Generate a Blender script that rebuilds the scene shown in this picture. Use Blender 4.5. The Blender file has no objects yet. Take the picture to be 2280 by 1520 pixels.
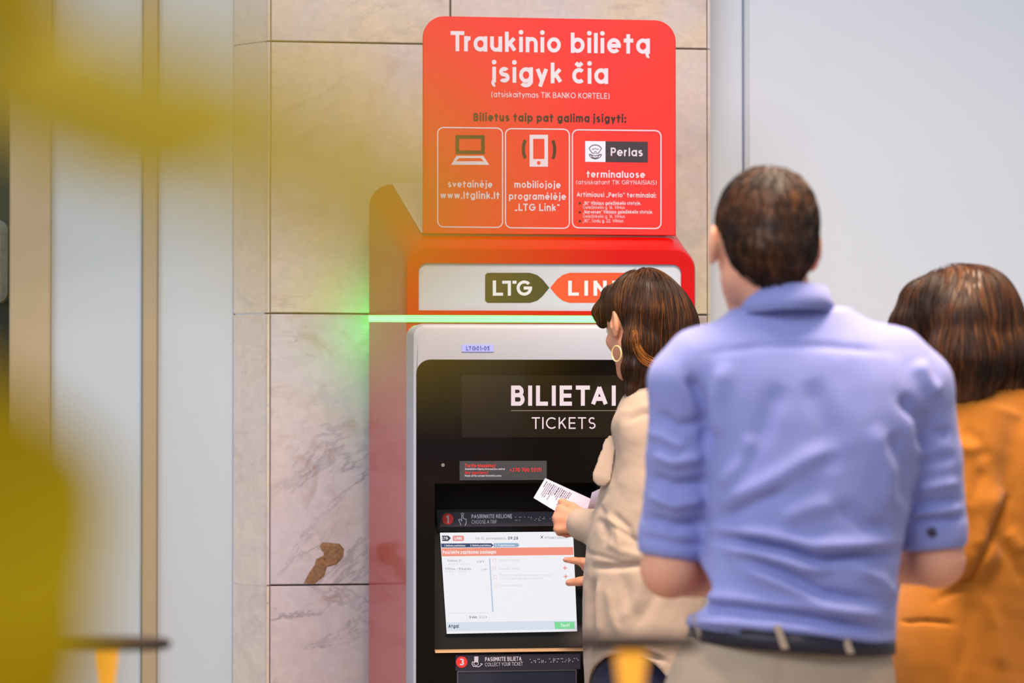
import bpy, math, random
import numpy as np
from mathutils import Vector, Matrix
random.seed(7); RNG = np.random.default_rng(11)
SC = bpy.context.scene
COL = SC.collection
# ---------------------------------------------------------------- camera
F = 6000.0; CX, CY = 1140.0, 760.0; HOR = 875.0; CAMZ = 1.44
PITCH = math.atan((HOR - CY) / F)
cam = bpy.data.cameras.new('camera'); camo = bpy.data.objects.new('camera', cam); COL.objects.link(camo)
camo.location = (0, 0, CAMZ); camo.rotation_euler = (math.pi / 2 + PITCH, 0, 0)
cam.sensor_width = 36; cam.lens = F / 2280 * 36; cam.clip_start = .05; cam.clip_end = 60
cam.dof.use_dof = True; cam.dof.focus_distance = 6.65; cam.dof.aperture_fstop = 3.6
SC.camera = camo
# ---------------------------------------------------------------- world and lights
W = bpy.data.worlds.new('world'); SC.world = W; W.use_nodes = True
bg = W.node_tree.nodes['Background']; bg.inputs[0].default_value = (.80, .88, 1.0, 1); bg.inputs[1].default_value = .56
def area(name, loc, target, size, power, col, spread=math.pi):
    l = bpy.data.lights.new(name, 'AREA'); l.shape = 'RECTANGLE'; l.size, l.size_y = size; l.energy = power; l.color = col; l.spread = spread
    o = bpy.data.objects.new(name, l); COL.objects.link(o); o.location = loc
    o.rotation_euler = (Vector(target) - Vector(loc)).to_track_quat('-Z', 'Y').to_euler()
    return o
area('ceiling_lamp_light', (.75, 4.45, 4.4), (.75, 4.75, 0), (1.6, 1.6), 225, (1, .76, .56), 2.3)
area('hall_window_light', (-2.6, .2, 4.6), (.8, 6.8, 1.2), (3.5, 2.0), 235, (.88, .93, 1))
SC.view_settings.view_transform = 'Standard'; SC.view_settings.look = 'None'
SC.view_settings.gamma = 1; SC.view_settings.use_curve_mapping = False; SC.view_settings.exposure = -0.12
try:
    SC.cycles.use_denoising = True; SC.cycles.max_bounces = 6; SC.cycles.caustics_reflective = False; SC.cycles.caustics_refractive = False
except Exception: pass
# ---------------------------------------------------------------- helpers
def lin(c):
    f = lambda v: v / 12.92 if v <= .04045 else ((v + .055) / 1.055) ** 2.4
    return tuple(f(v / 255) for v in c) + (1,)
def setup(name):
    m = bpy.data.materials.new(name); m.use_nodes = True
    nt = m.node_tree; b = nt.nodes['Principled BSDF']; return m, nt, b
def mat(name, rgb, rough=.5, metal=0, coat=0, spec=.5, noise=0, nscale=30, bump=0, bscale=200, sss=0, emit=0, trans=0):
    m, nt, b = setup(name); c = lin(rgb)
    b.inputs['Base Color'].default_value = c; b.inputs['Roughness'].default_value = rough
    b.inputs['Metallic'].default_value = metal; b.inputs['Coat Weight'].default_value = coat; b.inputs['Coat Roughness'].default_value = .08
    b.inputs['Specular IOR Level'].default_value = spec
    if emit: b.inputs['Emission Color'].default_value = c; b.inputs['Emission Strength'].default_value = emit
    if sss: b.inputs['Subsurface Weight'].default_value = sss; b.inputs['Subsurface Radius'].default_value = (.02, .008, .004)
    L = nt.links
    if noise or bump: tc = nt.nodes.new('ShaderNodeTexCoord')
    if noise:
        n = nt.nodes.new('ShaderNodeTexNoise'); n.inputs['Scale'].default_value = nscale; n.inputs['Detail'].default_value = 5
        L.new(tc.outputs['Object'], n.inputs['Vector'])
        mx = nt.nodes.new('ShaderNodeMix'); mx.data_type = 'RGBA'
        mx.inputs[6].default_value = tuple(v * (1 - noise) for v in c[:3]) + (1,)
        mx.inputs[7].default_value = tuple(min(1, v * (1 + noise)) for v in c[:3]) + (1,)
        L.new(n.outputs['Fac'], mx.inputs[0]); L.new(mx.outputs[2], b.inputs['Base Color'])
    if bump:
        n = nt.nodes.new('ShaderNodeTexNoise'); n.inputs['Scale'].default_value = bscale; n.inputs['Detail'].default_value = 4
        L.new(tc.outputs['Object'], n.inputs['Vector'])
        bp = nt.nodes.new('ShaderNodeBump'); bp.inputs['Strength'].default_value = bump; bp.inputs['Distance'].default_value = .002
        L.new(n.outputs['Fac'], bp.inputs['Height']); L.new(bp.outputs[0], b.inputs['Normal'])
    return m
def emat(name, rgb, s):
    m, nt, b = setup(name); b.inputs['Base Color'].default_value = (0, 0, 0, 1); b.inputs['Specular IOR Level'].default_value = .2
    b.inputs['Roughness'].default_value = .3
    b.inputs['Emission Color'].default_value = lin(rgb); b.inputs['Emission Strength'].default_value = s; return m
def tag(o, label=None, cat=None, group=None, kind=None):
    for k, v in (('label', label), ('category', cat), ('group', group), ('kind', kind)):
        if v: o[k] = v
    return o
def mesh(name, V, Fc, m=None, parent=None, smooth=False):
    """V in world metres; stored in the parent's frame."""
    V = np.asarray(V, dtype=float)
    if parent is not None:
        M = WM[parent.name]; Mi = np.linalg.inv(M); V = V @ Mi[:3, :3].T + Mi[:3, 3]
    me = bpy.data.meshes.new(name)
    if isinstance(Fc, np.ndarray):
        n = len(V); me.vertices.add(n); me.vertices.foreach_set('co', V.astype(np.float32).ravel())
        k = Fc.shape[1]; me.loops.add(Fc.size); me.loops.foreach_set('vertex_index', Fc.astype(np.int32).ravel())
        me.polygons.add(len(Fc)); me.polygons.foreach_set('loop_start', np.arange(0, Fc.size, k, dtype=np.int32))
        me.update(calc_edges=True)
    else:
        me.from_pydata([tuple(v) for v in V], [], Fc); me.update()
    if smooth: me.polygons.foreach_set('use_smooth', [True] * len(me.polygons))
    if m is not None: me.materials.append(m)
    o = bpy.data.objects.new(name, me); COL.objects.link(o)
    if parent is not None: o.parent = parent
    WM[o.name] = WM[parent.name] if parent is not None else np.eye(4)
    return o
WM = {}
def empty(name, loc=(0, 0, 0), rz=0, parent=None):
    o = bpy.data.objects.new(name, None); COL.objects.link(o); o.empty_display_size = .1
    M = Matrix.Translation(loc) @ Matrix.Rotation(rz, 4, 'Z')
    o.matrix_basis = M; WM[o.name] = np.array(M); return o
def ray(px, py):
    d = np.array([(px - CX) / F, 1.0, -(py - CY) / F]); c, s = math.cos(PITCH), math.sin(PITCH)
    return np.array([d[0], c * d[1] - s * d[2], s * d[1] + c * d[2]])
CAM = np.array([0, 0, CAMZ])
def PT(px, py, dist):
    """point seen at pixel (px,py), at distance dist along +Y"""
    r = ray(px, py); return CAM + r * (dist / r[1])
def pix(P):
    P = np.asarray(P) - CAM; c, s = math.cos(PITCH), math.sin(PITCH)
    y = c * P[..., 1] + s * P[..., 2]; z = -s * P[..., 1] + c * P[..., 2]
    return CX + F * P[..., 0] / y, CY - F * z / y
# machine / wall frame: X along the facade, Y into the wall, Z up
TH = math.radians(7.8); U = np.array([math.cos(TH), math.sin(TH), 0]); N_ = np.array([-math.sin(TH), math.cos(TH), 0])
_o = PT(1225, 875, 7.0); O = np.array([_o[0], _o[1], 0.0])
def ML(px, py, y):
    d = ray(px, py); t = (y - (CAM - O) @ N_) / (d @ N_); q = CAM + t * d - O
    return q @ U, q[2]
def MW(x, y, z): return O + U * x + N_ * y + np.array([0, 0, z])
def MP(px, py, y): x, z = ML(px, py, y); return MW(x, y, z)
def mbox(name, x0, x1, y0, y1, z0, z1, m, parent=None, bev=0):
    """box in the machine / wall frame with optional chamfered edges"""
    if not bev:
        V = [MW(x, y, z) for x in (x0, x1) for y in (y0, y1) for z in (z0, z1)]
        return mesh(name, V, [(0, 1, 3, 2), (4, 6, 7, 5), (0, 4, 5, 1), (2, 3, 7, 6), (0, 2, 6, 4), (1, 5, 7, 3)], m, parent)
    b = bev  # front (y0) face chamfered
    r0 = [(x0, z0), (x1, z0), (x1, z1), (x0, z1)]; r1 = [(x0 + b, z0 + b), (x1 - b, z0 + b), (x1 - b, z1 - b), (x0 + b, z1 - b)]
    V = [MW(x, y1, z) for x, z in r0] + [MW(x, y0 + b, z) for x, z in r0] + [MW(x, y0, z) for x, z in r1]
    Fc = [(3, 2, 1, 0), (8, 9, 10, 11)]
    for k in (0, 4):
        for i in range(4): j = (i + 1) % 4; Fc.append((k + i, k + j, k + 4 + j, k + 4 + i))
    return mesh(name, V, Fc, m, parent)
def rrect(x0, x1, z0, z1, r, n=8):
    """rounded rectangle; r = (bl, br, tr, tl); counter-clockwise, same count always"""
    if not hasattr(r, '__len__'): r = (r,) * 4
    P = []
    for (cx, cz, a0, q) in ((x0, z0, 180, 0), (x1, z0, 270, 1), (x1, z1, 0, 2), (x0, z1, 90, 3)):
        R = max(r[q], 1e-5); ox = cx + (R if cx == x0 else -R); oz = cz + (R if cz == z0 else -R)
        for k in range(n + 1):
            a = math.radians(a0 + 90 * k / n); P.append((ox + R * math.cos(a), oz + R * math.sin(a)))
    return P
def loft(name, loops, m, parent=None, cap0=False, cap1=False, smooth=True):
    """loops: list of lists of world points with equal counts"""
    n = len(loops[0]); V = [p for L in loops for p in L]; Fc = []
    for k in range(len(loops) - 1):
        for i in range(n): j = (i + 1) % n; Fc.append((k * n + i, k * n + j, (k + 1) * n + j, (k + 1) * n + i))
    if cap0: Fc.append(tuple(range(n))[::-1])
    if cap1: Fc.append(tuple((len(loops) - 1) * n + i for i in range(n)))
    o = mesh(name, V, Fc, m, parent)
    if smooth:
        o.data.polygons.foreach_set('use_smooth', [len(p.vertices) == 4 for p in o.data.polygons])
        es = o.modifiers.new('es', 'EDGE_SPLIT'); es.split_angle = math.radians(35)
    return o
def ringY(name, outer, inner, y, depth, m, parent):
    """plate with a hole, front face at y, going depth into +Y; outer / inner lists (x,z) of equal count"""
    L = [[MW(x, y + depth, z) for x, z in inner], [MW(x, y, z) for x, z in inner],
         [MW(x, y, z) for x, z in outer], [MW(x, y + depth, z) for x, z in outer]]
    return loft(name, [L[3], L[2], L[1], L[0]], m, parent)
def plate(name, outl, y, depth, m, parent, bev=.0):
    loops = [[MW(x, y + depth, z) for x, z in outl], [MW(x, y + bev, z) for x, z in outl]]
    if bev:
        cx = sum(p[0] for p in outl) / len(outl); cz = sum(p[1] for p in outl) / len(outl)
        w = max(p[0] for p in outl) - cx; h = max(p[1] for p in outl) - cz
        loops.append([MW(cx + (x - cx) * (1 - bev / w), y, cz + (z - cz) * (1 - bev / h)) for x, z in outl])
    return loft(name, loops, m, parent, cap0=True, cap1=True)
# ---------------------------------------------------------------- stroke lettering
G = {}
def g(ch, w, s): G[ch] = (w, s)
CIR = 'A .33 .35 .33 .35 0 360;'
g('a', .66, CIR + 'L .66 0 .66 .7'); g('b', .66, 'L 0 0 0 1;' + CIR); g('c', .58, 'A .33 .35 .33 .35 48 312')
g('d', .66, CIR + 'L .66 0 .66 1'); g('e', .66, 'A .33 .35 .33 .35 0 318;L .03 .35 .66 .35')
g('f', .38, 'L .14 0 .14 .75;A .36 .77 .22 .23 180 90;L 0 .68 .36 .68')
g('g', .66, CIR + 'L .66 .7 .66 0;A .33 0 .33 .27 0 -145'); g('h', .54, 'L 0 0 0 1;A .27 .43 .27 .27 180 0;L .54 .43 .54 0')
g('i', 0, 'L 0 0 0 .7;D 0 1.1'); g('j', .12, 'L .12 .7 .12 -.08;A -.06 -.08 .18 .17 0 -90;D .12 1.1')
g('k', .5, 'L 0 0 0 1;L .46 .7 .04 .28;L .2 .42 .5 0'); g('l', 0, 'L 0 0 0 1')
g('m', 1.0, 'L 0 0 0 .7;A .25 .45 .25 .25 180 0;L .5 .45 .5 0;A .75 .45 .25 .25 180 0;L 1 .45 1 0')
g('n', .54, 'L 0 0 0 .7;A .27 .43 .27 .27 180 0;L .54 .43 .54 0'); g('o', .66, CIR)
g('p', .66, 'L 0 -.3 0 .7;' + CIR); g('q', .66, 'L .66 -.3 .66 .7;' + CIR); g('r', .3, 'L 0 0 0 .7;A .3 .4 .3 .3 180 90')
g('s', .46, 'A .23 .53 .21 .17 35 270;A .23 .18 .23 .18 90 -145'); g('t', .38, 'L .17 0 .17 .95;L 0 .68 .38 .68')
g('u', .54, 'L 0 .7 0 .27;A .27 .27 .27 .27 180 360;L .54 .7 .54 0'); g('v', .54, 'L 0 .7 .27 0;L .27 0 .54 .7')
g('w', .84, 'L 0 .7 .21 0;L .21 0 .42 .7;L .42 .7 .63 0;L .63 0 .84 .7'); g('x', .5, 'L 0 0 .5 .7;L 0 .7 .5 0')
g('y', .54, 'L 0 .7 .29 0;L .54 .7 .16 -.3'); g('z', .46, 'L 0 .7 .46 .7;L .46 .7 0 0;L 0 0 .46 0')
g('A', .8, 'L 0 0 .4 1;L .4 1 .8 0;L .14 .3 .66 .3'); g('B', .6, 'L 0 0 0 1;L 0 1 .34 1;A .34 .77 .22 .23 90 -90;L 0 .53 .38 .53;A .38 .265 .24 .265 90 -90;L 0 0 .38 0')
g('C', .88, 'A .5 .5 .5 .5 45 315'); g('D', .74, 'L 0 0 0 1;L 0 1 .26 1;A .26 .5 .48 .5 90 -90;L 0 0 .26 0')
g('E', .54, 'L 0 0 0 1;L 0 1 .54 1;L 0 .5 .5 .5;L 0 0 .54 0'); g('F', .54, 'L 0 0 0 1;L 0 1 .54 1;L 0 .5 .5 .5')
g('G', .98, 'A .5 .5 .5 .5 42 360;L .58 .5 1 .5'); g('H', .68, 'L 0 0 0 1;L .68 0 .68 1;L 0 .5 .68 .5'); g('I', 0, 'L 0 0 0 1')
g('J', .4, 'L .4 1 .4 .22;A .18 .22 .22 .22 0 -150'); g('K', .62, 'L 0 0 0 1;L .58 1 .05 .42;L .22 .6 .62 0'); g('L', .52, 'L 0 0 0 1;L 0 0 .52 0')
g('M', .84, 'L 0 0 0 1;L 0 1 .42 .35;L .42 .35 .84 1;L .84 1 .84 0'); g('N', .7, 'L 0 0 0 1;L 0 1 .7 0;L .7 0 .7 1'); g('O', 1.0, 'A .5 .5 .5 .5 0 360')
g('P', .58, 'L 0 0 0 1;L 0 1 .32 1;A .32 .72 .26 .28 90 -90;L 0 .44 .32 .44'); g('R', .6, 'L 0 0 0 1;L 0 1 .32 1;A .32 .72 .26 .28 90 -90;L 0 .44 .32 .44;L .28 .44 .6 0')
g('S', .56, 'A .28 .74 .26 .26 35 270;A .28 .25 .28 .25 90 -145'); g('T', .66, 'L 0 1 .66 1;L .33 0 .33 1'); g('U', .64, 'L 0 1 0 .32;A .32 .32 .32 .32 180 360;L .64 1 .64 .32')
g('V', .74, 'L 0 1 .37 0;L .37 0 .74 1'); g('Y', .7, 'L 0 1 .35 .45;L .7 1 .35 .45;L .35 0 .35 .45'); g('Z', .6, 'L 0 1 .6 1;L .6 1 0 0;L 0 0 .6 0'); g('X', .6, 'L 0 0 .6 1;L 0 1 .6 0')
g('0', .6, 'A .3 .5 .3 .5 0 360'); g('1', .25, 'L .25 0 .25 1;L .25 1 0 .82'); g('2', .55, 'A .27 .72 .27 .28 160 -20;L .52 .62 0 0;L 0 0 .55 0')
g('3', .55, 'A .26 .75 .24 .25 150 -90;A .26 .26 .28 .26 90 -150'); g('4', .6, 'L .45 0 .45 1;L .45 1 0 .25;L 0 .25 .6 .25'); g('5', .55, 'L .5 1 .08 1;L .08 1 .04 .55;A .25 .31 .29 .31 130 -150')
g('6', .58, 'A .29 .3 .29 .3 0 360;L .05 .42 .42 1'); g('7', .55, 'L 0 1 .55 1;L .55 1 .18 0'); g('8', .55, 'A .27 .75 .22 .25 0 360;A .27 .26 .27 .26 0 360'); g('9', .58, 'A .29 .7 .29 .3 0 360;L .53 .58 .16 0')
g('.', 0, 'D 0 0'); g(',', .05, 'L .06 .04 0 -.14'); g(':', 0, 'D 0 0;D 0 .6'); g('(', .2, 'A .35 .42 .35 .72 125 235'); g(')', .2, 'A -.15 .42 .35 .72 55 -55')
g('+', .5, 'L .25 .15 .25 .65;L 0 .4 .5 .4'); g('-', .3, 'L 0 .4 .3 .4'); g('?', .5, 'A .25 .74 .25 .26 160 -60;L .28 .5 .28 .3;D .28 0')
g('„', .26, 'L .06 .05 0 -.14;L .26 .05 .2 -.14'); g('“', .26, 'L .06 1.02 0 .84;L .26 1.02 .2 .84'); g('/', .4, 'L 0 0 .4 1'); g('€', .6, 'A .36 .5 .33 .5 50 310;L 0 .58 .5 .58;L 0 .42 .5 .42')
OG = ';A %s -.13 .09 .13 90 285'
g('ą', .66, G['a'][1] + OG % '.7'); g('į', .0, G['i'][1] + OG % '.03'); g('ų', .54, G['u'][1] + OG % '.56'); g('Ą', .8, G['A'][1] + OG % '.82'); g('Ę', .54, G['E'][1] + OG % '.45')
g('ė', .66, G['e'][1] + ';D .33 1.08'); g('č', .58, G['c'][1] + ';L .14 1.1 .32 .95;L .32 .95 .5 1.1'); g('š', .46, G['s'][1] + ';L .06 1.1 .23 .95;L .23 .95 .4 1.1'); g('ž', .46, G['z'][1] + ';L .06 1.1 .23 .95;L .23 .95 .4 1.1')
g('Š', .56, G['S'][1] + ';L .1 1.36 .28 1.2;L .28 1.2 .46 1.36')
KERN = {'Tr': -.16, 'ra': -.09, 'ro': -.05, 'rt': -.04, 'TA': -.13, 'AI': .02, 'IB': .0, 'Ta': -.2, 'LT': -.08, 'AT': -.13, 'Pe': -.03}
class Print:
    """flat print: polygons in picture coordinates laid on one plane of the machine frame"""
    def __init__(s, plane, lift=.0005): s.V = []; s.F = []; s.plane = plane; s.lift = lift; s.k = 0; s.cuts = []
    def new(s): s.cuts.append(len(s.F))
    def poly(s, pts):
        s.k += 1; off = s.lift + s.k % 40 * 8e-6; b = len(s.V)
        s.V += [s.plane(x, y, off) for x, y in pts]; s.F.append(tuple(range(b, b + len(pts))))
    def strip(s, A, B):
        s.k += 1; off = s.lift + s.k % 40 * 8e-6; b = len(s.V); n = len(A)
        s.V += [s.plane(x, y, off) for x, y in A] + [s.plane(x, y, off) for x, y in B]
        s.F += [(b + i, b + i + 1, b + n + i + 1, b + n + i) for i in range(n - 1)]
    def seg(s, x0, y0, x1, y1, w, ext=0):
        L = math.hypot(x1 - x0, y1 - y0) or 1e-6; dx, dy = (x1 - x0) / L, (y1 - y0) / L; h = w / 2
        x0 -= dx * ext; y0 -= dy * ext; x1 += dx * ext; y1 += dy * ext
        s.poly([(x0 - dy * h, y0 + dx * h), (x1 - dy * h, y1 + dx * h), (x1 + dy * h, y1 - dx * h), (x0 + dy * h, y0 - dx * h)])
    def line(s, pts, w, close=False):
        if close: pts = pts + [pts[0]]
        for a, b in zip(pts, pts[1:]): s.seg(*a, *b, w, w * .2)
    def arc(s, cx, cy, rx, ry, a0, a1, w, fx=1, fy=1):
        n = max(6, int(abs(a1 - a0) / 18)); A = []; B = []
        for i in range(n + 1):
            a = math.radians(a0 + (a1 - a0) * i / n); c, q = math.cos(a), math.sin(a)
            A.append((cx + (rx + w / 2) * c, cy - (ry + w / 2) * q)); B.append((cx + max(.01, rx - w / 2) * c, cy - max(.01, ry - w / 2) * q))
        s.strip(A, B)
    def disc(s, cx, cy, r, n=20): s.poly([(cx + r * math.cos(2 * math.pi * i / n), cy + r * math.sin(2 * math.pi * i / n)) for i in range(n)])
    def rect(s, x0, y0, x1, y1, dy=0): s.poly([(x0, y0), (x1, y0 + dy), (x1, y1 + dy), (x0, y1)])
    def rounded(s, x0, y0, x1, y1, r, w, dy=0):
        P = rrect(x0, x1, y0, y1, r, 5); I = rrect(x0 + w, x1 - w, y0 + w, y1 - w, max(r - w, .1), 5)
        sh = lambda p: (p[0], p[1] + dy * (p[0] - x0) / (x1 - x0)); P = [sh(p) for p in P + P[:1]]; I = [sh(p) for p in I + I[:1]]; s.strip(P, I)
    def text(s, t, x0, x1, y0, cap, w, y1=None, gap=.17):
        s.new(); y1 = y0 if y1 is None else y1; pos = []; x = 0; prev = ''
        for ch in t:
            if ch == ' ': x += .30 + gap * .5; continue
            gw = G[ch][0] * (1 - w) + w
            x += KERN.get(prev + ch, 0); prev = ch
            pos.append((ch, x)); x += gw + gap
        tot = x - gap; sx = (x1 - x0) / tot; sl = (y1 - y0) / (x1 - x0)
        for ch, xo in pos:
            def T(u, v): X = x0 + (xo + w / 2 + u * (1 - w)) * sx; return X, y0 + sl * (X - x0) - (w / 2 + v * (1 - w)) * cap
            for st in G[ch][1].split(';'):
                q = st.split()
                if not q: continue
                v = [float(z) for z in q[1:]]
                if q[0] == 'L':
                    (ax, ay), (bx, by) = T(v[0], v[1]), T(v[2], v[3])
                    vert = abs(v[0] - v[2]) < 1e-6; hor = abs(v[1] - v[3]) < 1e-6
                    ww = w * (sx if vert else cap if hor else (sx + cap) / 2); ext = w / 2 * (cap if vert else sx if hor else .5 * cap)
                    s.seg(ax, ay, bx, by, ww, ext if (vert or hor) else ext * .55)
                elif q[0] == 'D': X, Y = T(*v); s.disc(X, Y, w * .62 * (sx + cap) / 2, 12)
                else:
                    X, Y = T(v[0], v[1]); k = 1 - w
                    n = max(6, int(abs(v[5] - v[4]) / 18)); A = []; B = []; hx = w / 2 * sx; hy = w / 2 * cap
                    for i in range(n + 1):
                        a = math.radians(v[4] + (v[5] - v[4]) * i / n); c, z = math.cos(a), math.sin(a)
                        A.append((X + (v[2] * k * sx + hx) * c, Y - (v[3] * k * cap + hy) * z)); B.append((X + (v[2] * k * sx - hx) * c, Y - (v[3] * k * cap - hy) * z))
                    s.strip(A, B)
    def done(s, name, m, parent, label=None):
        V = np.array(s.V); cuts = sorted(set([0] + [c for c in s.cuts if c < len(s.F)] + [len(s.F)]))
        for a, b in zip(cuts, cuts[1:]):      # one part for each line of print
            fs = s.F[a:b]; i0 = min(min(f) for f in fs); i1 = max(max(f) for f in fs) + 1
            o = mesh(name, V[i0:i1], [tuple(i - i0 for i in f) for f in fs], m, parent)
        if label: o['label'] = label
        return o
def planeY(y): return lambda px, py, off: MP(px, py, y - off)
def plane3(p0, n):
    n = n / np.linalg.norm(n)
    if n @ (CAM - p0) < 0: n = -n
    def f(px, py, off):
        d = ray(px, py); q = p0 + n * off; t = ((q - CAM) @ n) / (d @ n); return CAM + t * d
    return f
# ================================================================ setting
def marble(name, warm=(214, 200, 182), cool=(206, 198, 205), dirt=(150, 120, 92), vein=(120, 112, 120), seed=0.0, amt=1.0):
    m, nt, b = setup(name); L = nt.links; N = nt.nodes.new
    b.inputs['Roughness'].default_value = .38
    oi = N('ShaderNodeObjectInfo'); tc = N('ShaderNodeTexCoord'); ad = N('ShaderNodeVectorMath'); ad.operation = 'ADD'
    ge = N('ShaderNodeNewGeometry'); sc_ = N('ShaderNodeVectorMath'); sc_.operation = 'SCALE'; sc_.inputs['Scale'].default_value = 1
    cb = N('ShaderNodeCombineXYZ'); mu = N('ShaderNodeMath'); mu.operation = 'MULTIPLY'; mu.inputs[1].default_value = 37
    L.new(oi.outputs['Random'], mu.inputs[0]); L.new(mu.outputs[0], cb.inputs[0]); L.new(mu.outputs[0], cb.inputs[2])
    L.new(tc.outputs['Object'], ad.inputs[0]); L.new(cb.outputs[0], ad.inputs[1])
    def noise(scale, det, dist=0, vec=None, rough=.6):
        n = N('ShaderNodeTexNoise'); n.inputs['Scale'].default_value = scale; n.inputs['Detail'].default_value = det
        n.inputs['Distortion'].default_value = dist; n.inputs['Roughness'].default_value = rough; L.new(vec or ad.outputs[0], n.inputs['Vector']); return n
    def ramp(src, stops):
        r = N('ShaderNodeValToRGB'); e = r.color_ramp.elements
        while len(e) < len(stops): e.new(.5)
        for i, (p, c) in enumerate(stops): e[i].position = p; e[i].color = c if len(c) == 4 else lin(c)
        L.new(src, r.inputs[0]); return r
    def mix(f, a, c):
        x = N('ShaderNodeMix'); x.data_type = 'RGBA'
        for s, k in ((f, 0), (a, 6), (c, 7)):
            if isinstance(s, tuple): x.inputs[k].default_value = s
            elif isinstance(s, float): x.inputs[k].default_value = s
            else: L.new(s, x.inputs[k])
        return x.outputs[2]
    W0, B0 = (1, 1, 1, 1), (0, 0, 0, 1)
    base = ramp(noise(2.2, 4, .6).outputs['Fac'], [(.36, warm), (.62, cool)])
    fine = ramp(noise(22, 8, 1.2).outputs['Fac'], [(.35, (.80, .80, .80, 1)), (.65, (1.06, 1.04, 1.02, 1))])
    mm = N('ShaderNodeMix'); mm.data_type = 'RGBA'; mm.blend_type = 'MULTIPLY'; mm.inputs[0].default_value = .5
    L.new(base.outputs[0], mm.inputs[6]); L.new(fine.outputs[0], mm.inputs[7])
    # thin veins running diagonally
    mp = N('ShaderNodeMapping'); mp.inputs['Rotation'].default_value = (0, .7, 0); mp.inputs['Scale'].default_value = (.8, 1, 1.6); L.new(ad.outputs[0], mp.inputs[0])
    vn = noise(1.5, 9, .9, mp.outputs[0], .68)
    v = ramp(vn.outputs['Fac'], [(.482, B0), (.50, W0), (.518, B0)])
    vm = N('ShaderNodeMath'); vm.operation = 'MULTIPLY'; vm.inputs[1].default_value = .5 * amt; vp = ramp(noise(3.1, 3, .5).outputs['Fac'], [(.42, B0), (.62, W0)]); vq = N('ShaderNodeMath'); vq.operation = 'MULTIPLY'; L.new(v.outputs[0], vq.inputs[0]); L.new(vp.outputs[0], vq.inputs[1]); L.new(vq.outputs[0], vm.inputs[0])
    c1 = mix(vm.outputs[0], mm.outputs[2], lin(vein))
    # rusty clouds
    d = ramp(noise(4.5, 6, 1.5).outputs['Fac'], [(.56, B0), (.72, W0)]); dm = N('ShaderNodeMath'); dm.operation = 'MULTIPLY'; dm.inputs[1].default_value = .5 * amt; L.new(d.outputs[0], dm.inputs[0])
    c2 = mix(dm.outputs[0], c1, lin(dirt))
    # small pits
    pt = ramp(noise(42, 3, .5).outputs['Fac'], [(.70, B0), (.76, W0)]); pm = N('ShaderNodeMath'); pm.operation = 'MULTIPLY'; pm.inputs[1].default_value = .35; L.new(pt.outputs[0], pm.inputs[0])
    c3 = mix(pm.outputs[0], c2, lin((110, 90, 72)))
    L.new(c3, b.inputs['Base Color'])
    bp = N('ShaderNodeBump'); bp.inputs['Strength'].default_value = .15; bp.inputs['Distance'].default_value = .002; L.new(fine.outputs[0], bp.inputs['Height']); L.new(bp.outputs[0], b.inputs['Normal'])
    return m
M_marble = marble('marble_cream', amt=.5); M_marble_side = marble('marble_side', (222, 212, 202), (214, 206, 204), (140, 118, 96), (130, 120, 112), amt=.4)
M_low = marble('marble_stained', (206, 192, 190), (198, 192, 208), (158, 126, 104), (96, 90, 112), amt=1.25)
M_joint = mat('joint_mortar', (112, 98, 84), .9)
M_wall = mat('painted_plaster', (205, 215, 230), .62, noise=.02, nscale=3, bump=.1, bscale=120)
M_panel = mat('satin_white_panel', (186, 198, 208), .5, noise=.02, nscale=2)
M_beige = mat('beige_trim', (168, 152, 124), .55, noise=.05, nscale=8)
M_floor = mat('floor_stone', (150, 140, 130), .35, noise=.12, nscale=6)
YF = .62                      # pilaster face
ZT = 3.3
fl = mesh('floor', [(-4, -1.5, 0), (5, -1.5, 0), (5, 9.5, 0), (-4, 9.5, 0), (-4, -1.5, -.1), (5, -1.5, -.1), (5, 9.5, -.1), (-4, 9.5, -.1)],
          [(0, 1, 2, 3), (7, 6, 5, 4), (0, 4, 5, 1), (1, 5, 6, 2), (2, 6, 7, 3), (3, 7, 4, 0)], M_floor)
fl['kind'] = 'structure'
xl, _ = ML(597, 800, YF); xr, _ = ML(1584, 800, YF)
zj = [ML(600, 92, YF)[1], ML(600, 697, YF)[1], ML(600, 1303, YF)[1]]
YB = YF + .11                 # back of the pilaster's left return, plane of the wall beside it
xlb, _ = ML(520, 800, YB)
wc = mbox('wall_centre', xl + .012, xr - .006, YF + .022, YF + .5, 0, ZT, M_joint); wc['kind'] = 'structure'
zs = [0, zj[2] - (zj[1] - zj[2]), zj[2], zj[1], zj[0], ZT]; J = .0022
xv, _ = ML(1003, 15, YF)
for i in range(5):
    z0, z1 = zs[i] + J, zs[i + 1] - J
    m_ = M_low if i <= 2 else M_marble
    splits = [(xl + .007, xr - .012)] if i != 4 else [(xl + .007, xv - J), (xv + J, xr - .012)]
    for a, b_ in splits: mbox('marble_tile', a, b_, YF, YF + .022, z0, z1, m_, wc, bev=.002)
    # return face: slab following the splayed left side
    P = [(xl - .002, YF + .004), (xl + .006, YF + .012), (xlb + .012, YB + .012), (xlb, YB + .004)]
    V = [MW(x, y, z) for z in (z0 - (.004 if i == 2 else 0), z1) for x, y in P]
    mesh('marble_tile', V, [(3, 2, 1, 0), (4, 5, 6, 7), (0, 1, 5, 4), (1, 2, 6, 5), (2, 3, 7, 6), (3, 0, 4, 7)], M_marble_side, wc)
    mbox('marble_edge_strip', xr - .010, xr - .002, YF + .001, YF + .022, z0, z1, M_marble, wc)
    # slim bullnose at the left corner
    mbox('marble_edge_strip', xl - .003, xl + .004, YF - .0015, YF + .01, z0, z1, M_marble, wc)
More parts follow.
